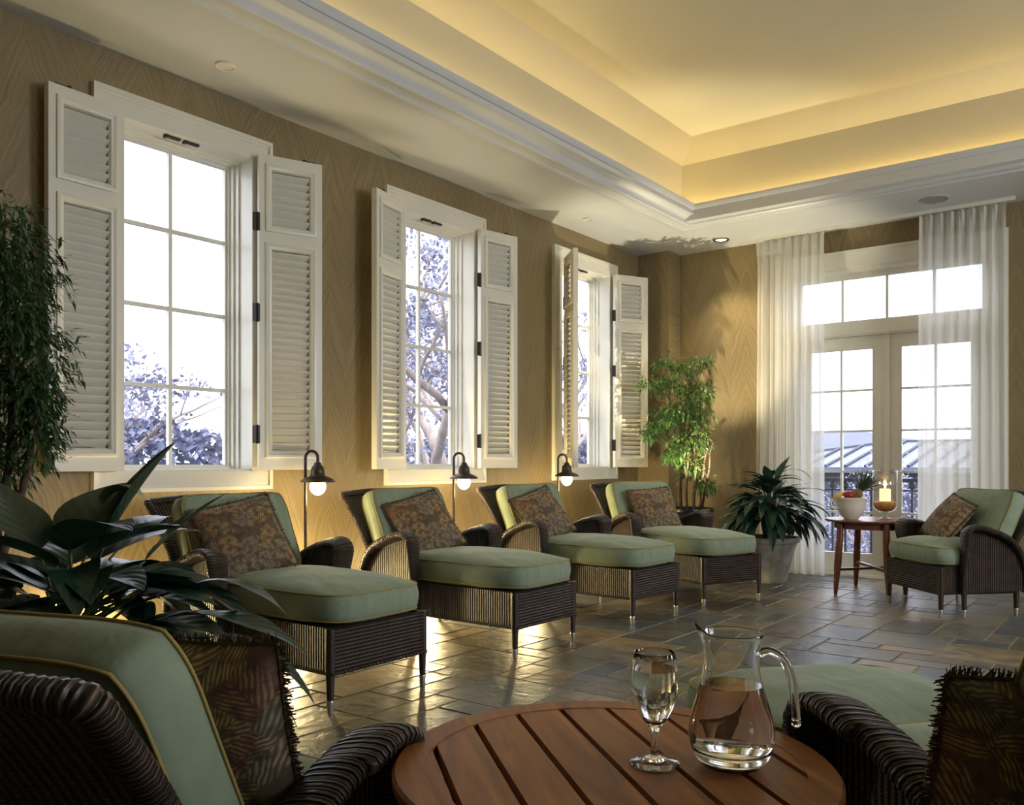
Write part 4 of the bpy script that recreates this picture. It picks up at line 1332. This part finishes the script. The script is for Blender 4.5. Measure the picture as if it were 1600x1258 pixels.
def lily(label, loc, seed, potz, nleaf, reach, zr, Lr, Wr, pot_mat, pot_prof, extra=None):
    t = thing('peace_lily', label, 'potted plant', loc, 0)
    rn = random.Random(seed)
    m1 = MB(); m1.lathe(pot_prof, 36, cap=False); m1.build('pot', pot_mat, t, auto=45)
    rtop = pot_prof[-3][0] * .93
    m1 = MB(); m1.lathe([(rtop, potz - .03), (.001, potz - .02)], 24, cap=False); m1.build('soil', M['soil'], t)
    lf = MB(); stm = MB()
    items = []
    for k in range(nleaf):
        az = k * 2.39996 + rn.uniform(-.3, .3); q = (k + .5) / nleaf
        r = reach * (q ** .6) * rn.uniform(.45, 1.0); z = potz + (zr[1] - potz) * (1 - .72 * q) * rn.uniform(.75, 1.02) + zr[0] * 0
        items.append((az, r * .62, z, rn.uniform(*Lr), rn.uniform(*Wr), rn.uniform(.7, 2.1) * (.45 + q), None))
    if extra: items += extra
    for az, r, z, L, Wd, dr, el in items:
        b0 = Vector((rn.uniform(-.05, .05), rn.uniform(-.05, .05), potz - .03))
        tip = Vector((cos(az) * r, sin(az) * r, z))
        mid = (b0 + tip) / 2 + Vector((-cos(az) * r * .18, -sin(az) * r * .18, .10))
        P = catmull([b0, mid, tip], 4)
        stm.tube(P, [.006, .0055, .005, .005, .0045, .0045, .004, .004, .0035][:len(P)], 5)
        d = (P[-1] - P[-2]).normalized() * .5 + Vector((cos(az), sin(az), .12 if el is None else el)) * .7
        blade(lf, tip, d, Vector((0, 0, 1)), L, Wd, dr, fold=rn.uniform(.1, .4), wav=rn.uniform(0, .12), rn=rn, nu=6, nv=12)
    lf.build('leaves', M['lily'], t, smooth=True, recalc=False)
    stm.build('stems', M['stem'], t, smooth=True)
    return t, rn
potR = [(.001, 0), (.145, 0), (.150, .012), (.160, .05), (.185, .16), (.215, .27), (.235, .34), (.242, .36), (.262, .365), (.268, .39), (.262, .41), (.235, .41), (.225, .37), (.22, .36)]
lr, rn = lily('dark glossy peace lily in a whitewashed stone planter beside the left curtain', (-2.90, 7.64, 0), 21, .40, 120, .56, (.2, .94), (.24, .38), (.085, .125), M['pot_stone'], potR,
          [(radians(38), .10, .98, .34, .06, 1.9, .4), (radians(55), .04, .86, .34, .13, .6, 1.6), (radians(30), .22, .82, .44, .10, 1.2, .35), (radians(100), .08, 1.0, .2, .05, 2.6, .2), (radians(20), .28, .70, .36, .09, 1.6, .2), (radians(-10), .25, .62, .36, .09, 2.2, 0)])
m1 = MB(); blade(m1, Vector((-.36, -.30, .57)), Vector((.55, .3, .35)), Vector((0, 0, 1)), .16, .035, .2)
m1.build('withered_leaf', M['deadleaf'], lr, smooth=True, recalc=False)['label'] = 'withered yellow leaf'
potL = [(.001, 0), (.16, 0), (.17, .02), (.20, .18), (.225, .32), (.235, .34), (.24, .36), (.232, .38), (.215, .37), (.21, .36)]
ll, rn = lily('large dark peace lily with broad leaves behind the left foreground armchair', (-2.42, 1.14, 0), 5, .36, 80, .60, (.2, .86), (.26, .38), (.15, .21), M['pot_black'], potL,
          [(radians(70), .10, .86, .34, .19, .3, 1.6), (radians(60), .20, .80, .30, .15, .4, 1.4), (radians(200), .10, .84, .30, .20, .6, 1.2), (radians(45), .34, .74, .30, .11, 1.4, .3),
           (radians(30), .30, .66, .42, .13, .9, .25), (radians(35), .40, .60, .36, .10, 1.3, .1), (radians(20), .35, .55, .36, .10, 1.0, .1), (radians(15), .30, .62, .32, .13, 2.4, 0), (radians(50), .38, .52, .34, .09, 1.6, 0),
           (radians(-20), .2, .60, .30, .16, 2.6, 0), (radians(-60), .22, .66, .34, .17, 1.6, .2), (radians(-100), .2, .72, .34, .18, 1.4, .3), (radians(120), .25, .82, .30, .16, .8, .8)])
m1 = MB(); blade(m1, Vector((-.03, .12, .96)), Vector((.35, .2, .8)), Vector((0, 0, 1)), .15, .075, 2.2, fold=.5)
m1.build('pale_spathe', M['spathe'], ll, smooth=True, recalc=False)['label'] = 'pale green flower spathe'

def ficus(label, loc, seed, stems, clusters, nper, leafL, mat, pot_mat, pot_prof, potz, trunk_r):
    t = thing('potted_ficus', label, 'potted tree', loc, 0)
    rn = random.Random(seed)
    m1 = MB(); m1.lathe(pot_prof, 36, cap=False); m1.build('pot', pot_mat, t, auto=45)
    m1 = MB(); m1.lathe([(pot_prof[-2][0] * .96, potz - .03), (.001, potz - .015)], 24, cap=False); m1.build('soil', M['soil'], t)
    tr = MB(); br = MB()
    tops = []
    for (x0, y0, x1, y1, z1) in stems:
        pts = []
        for j in range(7):
            s = j / 6
            pts.append((x0 + (x1 - x0) * s + rn.uniform(-.02, .02) * (0 < j), y0 + (y1 - y0) * s + rn.uniform(-.02, .02) * (0 < j), potz - .04 + (z1 - potz + .04) * s))
        P = catmull(pts, 3)
        tr.tube(P, [trunk_r * (1 - .5 * i / len(P)) for i in range(len(P))], 7)
        tops.append(P)
    tr.build('trunk', M['bark'], t, smooth=True)
    lf = MB()
    for (cx, cy, cz, r, rz_) in clusters:
        P = min(tops, key=lambda P: (P[-1] - Vector((cx, cy, cz))).length)
        q = min(P, key=lambda p: abs(p.z - (cz - .15)))
        br.tube(catmull([q, (q + Vector((cx, cy, cz))) / 2 + Vector((rn.uniform(-.03, .03), rn.uniform(-.03, .03), .03)), (cx, cy, cz)], 3), [.006, .005, .005, .004, .004, .003, .003], 5)
        for k in range(nper):
            a = rn.uniform(0, 2 * pi); rr = r * rn.random() ** .5; hz = rn.uniform(-1, 1)
            k2 = sqrt(max(0, 1 - hz * hz * .6))
            p = Vector((cx + cos(a) * rr * k2, cy + sin(a) * rr * k2, cz + hz * rz_ - .25 * (rr / r) ** 2 * rz_))
            out = Vector((cos(a), sin(a), 0))
            # twig with several drooping leaflets
            d = (out * rn.uniform(.3, 1) + Vector((rn.uniform(-.5, .5), rn.uniform(-.5, .5), rn.uniform(-1.1, .35)))).normalized()
            for m in range(3):
                dd = (d + Vector((rn.uniform(-.5, .5), rn.uniform(-.5, .5), rn.uniform(-.5, .2)))).normalized()
                L = leafL * rn.uniform(.7, 1.3); sd = dd.cross(Vector((rn.uniform(-.4, .4), rn.uniform(-.4, .4), 1))).normalized() * L * .14
                b = p + d * m * L * .45; nn = sd.cross(dd).normalized() * L * .03
                mid = b + dd * L * .45; tip = b + dd * L + Vector((0, 0, -L * .18))
                n0 = lf.add([b, mid - sd + nn, mid + sd + nn, tip])
                lf.face((n0, n0 + 2, n0 + 1), [(.5, 0), (1, .5), (0, .5)]); lf.face((n0 + 1, n0 + 2, n0 + 3), [(0, .5), (1, .5), (.5, 1)])
    br.build('branches', M['bark'], t, smooth=True)
    lf.build('foliage', mat, t, recalc=False, weld=False)
    return t

potF = [(.001, 0), (.15, 0), (.16, .02), (.19, .25), (.215, .50), (.225, .58), (.24, .60), (.245, .62), (.238, .64), (.215, .63), (.21, .60)]
def rd(rn, c, s): return c + rn.uniform(-s, s)
# corner ficus: image-plane offsets (lateral, height) turned into the room
rn = random.Random(8)
cl = []
for (px, py, r, rz_) in ((1040, 562, .14, .05), (1030, 590, .17, .08), (1012, 595, .12, .07), (1095, 562, .15, .06), (1075, 575, .14, .07), (1055, 600, .20, .10), (1090, 600, .20, .10), (1102, 615, .14, .09), (1062, 630, .22, .10),
                         (1035, 640, .16, .09), (1018, 665, .13, .08), (1010, 676, .09, .06), (1048, 655, .18, .09), (1078, 650, .20, .10), (1095, 672, .18, .10), (1072, 685, .20, .10), (1100, 690, .15, .09), (1060, 703, .15, .09), (1085, 720, .15, .08), (1075, 735, .12, .07),
                         (1110, 755, .08, .05), (1072, 640, .2, .1), (1050, 712, .10, .05), (1090, 640, .17, .09)):
    d = 8.38; lat = (px - 1076) / 1346 * d
    cl.append((.7945 * lat, .6073 * lat * .5 + rn.uniform(-.10, .06), 1.08 + (723 - py) / 1346 * d, r * .76, rz_ * .8))
stems = [(-.08, 0, -.10, 0, 2.0), (-.04, .05, .0, .05, 1.9), (.0, -.03, .06, -.03, 1.9), (.05, .03, .12, .03, 1.7), (.10, 0, .22, 0, 1.35), (.03, -.06, -.02, -.08, 1.6), (-.05, -.05, -.16, -.05, 1.7), (.08, -.05, .10, -.05, 1.5), (.12, .04, .25, .02, 1.3)]
ficus('bright airy ficus tree in a black pot in the far corner', (-3.76, 7.76, 0), 12, stems, cl, 72, .055, M['ficus'], M['pot_black'], potF, .62, .013)
rn = random.Random(3)
cl = []
for (px, py, r, rz_) in ((-30, 318, .18, .08), (10, 330, .20, .10), (45, 345, .16, .09), (20, 385, .22, .12), (65, 400, .15, .10), (-30, 400, .2, .14), (85, 430, .11, .10), (30, 440, .2, .12), (75, 470, .14, .12), (95, 500, .08, .09), (0, 500, .18, .12), (45, 520, .18, .12),
                         (80, 545, .12, .10), (95, 600, .09, .10), (60, 590, .16, .10), (20, 580, .16, .10), (90, 640, .10, .12), (40, 640, .12, .08), (-20, 560, .18, .15), (75, 690, .09, .08), (0, 690, .12, .08), (-30, 640, .15, .12), (10, 730, .12, .06)):
    d = 3.58; lat = (px - 30) / 1346 * d
    cl.append((.7945 * lat, .6073 * lat + rn.uniform(-.12, .12), 1.08 + (723 - py) / 1346 * d, r, rz_))
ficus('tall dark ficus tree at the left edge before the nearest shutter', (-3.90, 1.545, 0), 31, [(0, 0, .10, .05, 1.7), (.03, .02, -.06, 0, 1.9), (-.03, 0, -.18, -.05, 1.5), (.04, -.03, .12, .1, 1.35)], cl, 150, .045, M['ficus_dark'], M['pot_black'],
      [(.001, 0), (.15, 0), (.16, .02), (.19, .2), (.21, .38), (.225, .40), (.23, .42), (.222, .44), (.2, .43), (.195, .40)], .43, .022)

# small brass-stemmed pedestal between the corner ficus and the planter
t = thing('brass_pedestal', 'slim polished brass pedestal cup between the corner pot and the stone planter', 'pedestal', (-3.44, 7.50, 0), 0)
mb = MB(); mb.lathe([(.001, 0), (.09, 0), (.09, .01), (.03, .02), (.02, .04), (.02, .48), (.028, .50)], 24, cap=False); mb.build('stem', M['brass'], t, auto=40)
mb = MB(); mb.lathe([(.028, .50), (.04, .54), (.062, .585), (.066, .60), (.06, .60), (.036, .55), (.001, .53)], 28, cap=False); mb.build('cup', M['brass'], t, smooth=True)
# low cream step seen behind the nearest chaise
mb = MB(); mb.box(-4.30, -3.72, 1.84, 2.28, 0, .10); mb.box(-4.32, -3.70, 1.82, 2.30, .10, .115)
tag(mb.build('low_plinth', M['white']), 'low cream plinth on the floor left of the nearest wicker chaise', 'plinth')

# ------------------------------------------------------------------ outside
mb = MB(); mb.box(-90, 60, -30, 110, -4.3, -4.2)
mb.v = [v for v in mb.v]
struct('exterior_ground', mb, M['ext_ground'])
mb = MB(); mb.box(-4.9, .9, YF + .22, 9.95, -.12, -.01)
struct('balcony_floor', mb, M['balcony'])
def railing():
    t = thing('balcony_railing', 'dark iron balcony railing with thin balusters outside the french doors', 'railing', (DC, 9.85, 0))
    mb = MB(); mb.box(-2.6, 2.6, -.025, .025, .87, .91); mb.build('top_rail', M['railing'], t)
    mb = MB(); mb.box(-2.6, 2.6, -.018, .018, .77, .79); mb.build('middle_rail', M['railing'], t)
    mb = MB(); mb.box(-2.6, 2.6, -.018, .018, .07, .10); mb.build('bottom_rail', M['railing'], t)
    for k in range(38):
        x = -2.55 + k * .1378
        mb = MB(); mb.box(x - .011, x + .011, -.011, .011, 0, .875); mb.lathe([(.011, .795), (.032, .805), (.036, .83), (.032, .855), (.011, .865)], 10, (x, 0, 0), cap=False)
        mb.build('baluster', M['railing'], t)
railing()
def pavilion():
    # eave line and hip roof beyond the balcony
    t = thing('pavilion', 'grey pavilion with a standing seam metal hip roof beyond the balcony', 'building', (-5.1, 22, 0))
    mb = MB(); mb.box(-4.5, 4.5, 0, 7, -4.2, .85); mb.build('wall', M['ext_wall'], t)
    mb = MB()
    e0, e1, f0, f1, ez, rz_ = -5.0, 5.0, -.5, 7.5, .97, 1.66
    n = mb.add([(e0, f0, ez), (e1, f0, ez), (e1, f1, ez), (e0, f1, ez), (-1.0, 3.5, rz_), (1.0, 3.5, rz_)])
    for f in ((0, 1, 5, 4), (1, 2, 5), (2, 3, 4, 5), (3, 0, 4), (3, 2, 1, 0)): mb.face([n + k for k in f])
    mb.box(e0, e1, f0, f1, ez - .12, ez - .001)
    r = mb.build('roof', M['roof_metal'], t)
    A = Vector((e0, f0, ez)); B = Vector((e1, f0, ez)); C = Vector((1, 3.5, rz_)); D = Vector((-1, 3.5, rz_))
    sm = MB()
    for k in range(1, 21):
        x = e0 + (e1 - e0) * k / 21
        # top point on hip / ridge
        if x < -1: s_ = (x - e0) / (-1 - e0)
        elif x > 1: s_ = (e1 - x) / (e1 - 1)
        else: s_ = 1
        sm.tube([(x, f0, ez + .03), (x, f0 + 4.0 * s_, ez + (rz_ - ez) * s_ + .03)], .035, 5)
    sm.tube([A, D], .05, 5); sm.tube([B, C], .05, 5); sm.tube([D, C], .05, 5)
    sm.build('roof_seams', M['railing'], r)
pavilion()
def far_house():
    t = thing('far_house', 'pale house with a plain hipped roof rising behind the pavilion', 'building', (-13.5, 44, 0))
    mb = MB(); mb.box(-7, 8, 0, 8, -4.2, 1.1); mb.build('wall', M['ext_wall'], t)
    mb = MB(); n = mb.add([(-8, -.6, 1.1), (9, -.6, 1.1), (9, 8.6, 1.1), (-8, 8.6, 1.1), (-3.0, 4, 2.8), (.2, 4, 2.8)])
    for f in ((0, 1, 5, 4), (1, 2, 5), (2, 3, 4, 5), (3, 0, 4), (3, 2, 1, 0)): mb.face([n + k for k in f])
    mb.build('roof', M['roof_far'], t)
far_house()

def tree(label, loc, h, spread, seed, nclump, leafm=None, crown_z=(.3, 1.0), dens=60, leafs=.16, crown=1.0):
    t = thing('garden_tree', label, 'tree', loc)
    rn = random.Random(seed); br = MB(); lf = MB()
    ends = []
    def grow(p, d, L, r, lv):
        P = [p]; q = p.copy(); dd = d.copy(); n = 5
        for i in range(n):
            dd = (dd + Vector((rn.uniform(-.28, .28), rn.uniform(-.28, .28), rn.uniform(-.10, .16)))).normalized()
            q = q + dd * L / n; P.append(q.copy())
        br.tube(P, [r * (1 - .45 * i / n) for i in range(n + 1)], 6)
        if lv >= 2: ends.extend(P[2:])
        if lv < 4:
            for k in range(3 if lv < 2 else 2):
                a = rn.uniform(0, 2 * pi); s_ = rn.choice(P[2:])
                nd = (dd * .7 + Vector((cos(a), sin(a), rn.uniform(-.1, .5))) * spread).normalized()
                grow(s_, nd, L * rn.uniform(.6, .8), r * .55, lv + 1)
    grow(Vector((0, 0, 0)), Vector((rn.uniform(-.1, .1), rn.uniform(-.1, .1), 1)), h * .42, h * .022, 0)
    br.build('branches', M['ext_bark'], t, smooth=True)
    for k in range(nclump):
        c = rn.choice(ends) + Vector((rn.uniform(-.3, .3), rn.uniform(-.3, .3), rn.uniform(-.2, .3)))
        R = rn.uniform(.25, .55) * crown
        for m in range(dens):
            v = Vector((rn.gauss(0, 1), rn.gauss(0, 1), rn.gauss(0, .7))) * R * .5
            p = c + v; s_ = leafs * rn.uniform(.4, 1.1)
            a = Vector((rn.uniform(-1, 1), rn.uniform(-1, 1), rn.uniform(-1, 1))).normalized(); b = a.orthogonal().normalized()
            n0 = lf.add([p - a * s_ * .5, p + b * s_ * .28, p + a * s_ * .5, p - b * s_ * .28]); lf.face((n0, n0 + 1, n0 + 2, n0 + 3))
    lf.build('foliage', leafm or M['ext_leaf'], t, recalc=False, weld=False)
tree('bare-limbed garden tree seen low through the nearest window', (-13.5, 7.6, -4.2), 8.0, .8, 11, 60, leafs=.13)
tree('pale-branched garden tree right behind the nearest window muntin', (-16.5, 11.9, -4.2), 8.0, .8, 14, 75, leafs=.13)
tree('large spreading tree filling the middle window', (-13.5, 15.0, -4.2), 12.5, .75, 23, 120, leafs=.13)
tree('tall leafy tree behind the middle window, farther back', (-18, 19.5, -4.2), 14.0, .7, 27, 120, leafs=.15)
tree('slender tree seen through the farthest window', (-15.5, 24.5, -4.2), 12.0, .7, 31, 110, leafs=.14)
tree('dense tree beyond the balcony at the right door pane', (-4.1, 18.0, -4.2), 6.3, .8, 41, 110, leafs=.09)
def hedge(label, x, y0, y1, top, seed, ax='y'):
    rn = random.Random(seed); mb = MB()
    n = 20000
    for k in range(n):
        y = rn.uniform(y0, y1); tz = top + .9 * mnoise.noise(Vector((y * .35, seed, 0))) + .35 * mnoise.noise(Vector((y * 1.6, seed, 3)))
        z = -4.2 + (tz + 4.2) * (1 - rn.random() ** 1.7)
        p = Vector((x + rn.uniform(-.8, .8), y, z)) if ax == 'y' else Vector((y, x + rn.uniform(-.8, .8), z))
        a = Vector((rn.uniform(-1, 1), rn.uniform(-1, 1), rn.uniform(-1, 1))).normalized(); b = a.orthogonal().normalized(); s_ = rn.uniform(.10, .24)
        n0 = mb.add([p - a * s_, p + b * s_ * .6, p + a * s_, p - b * s_ * .6]); mb.face((n0, n0 + 1, n0 + 2, n0 + 3))
    o = mb.build('hedgerow', M['ext_leaf2'], recalc=False, weld=False)
    tag(o, label, 'hedge')
hedge('dark blue-green hedgerow seen low through the left windows', -23.0, 2, 42, 1.9, 2)
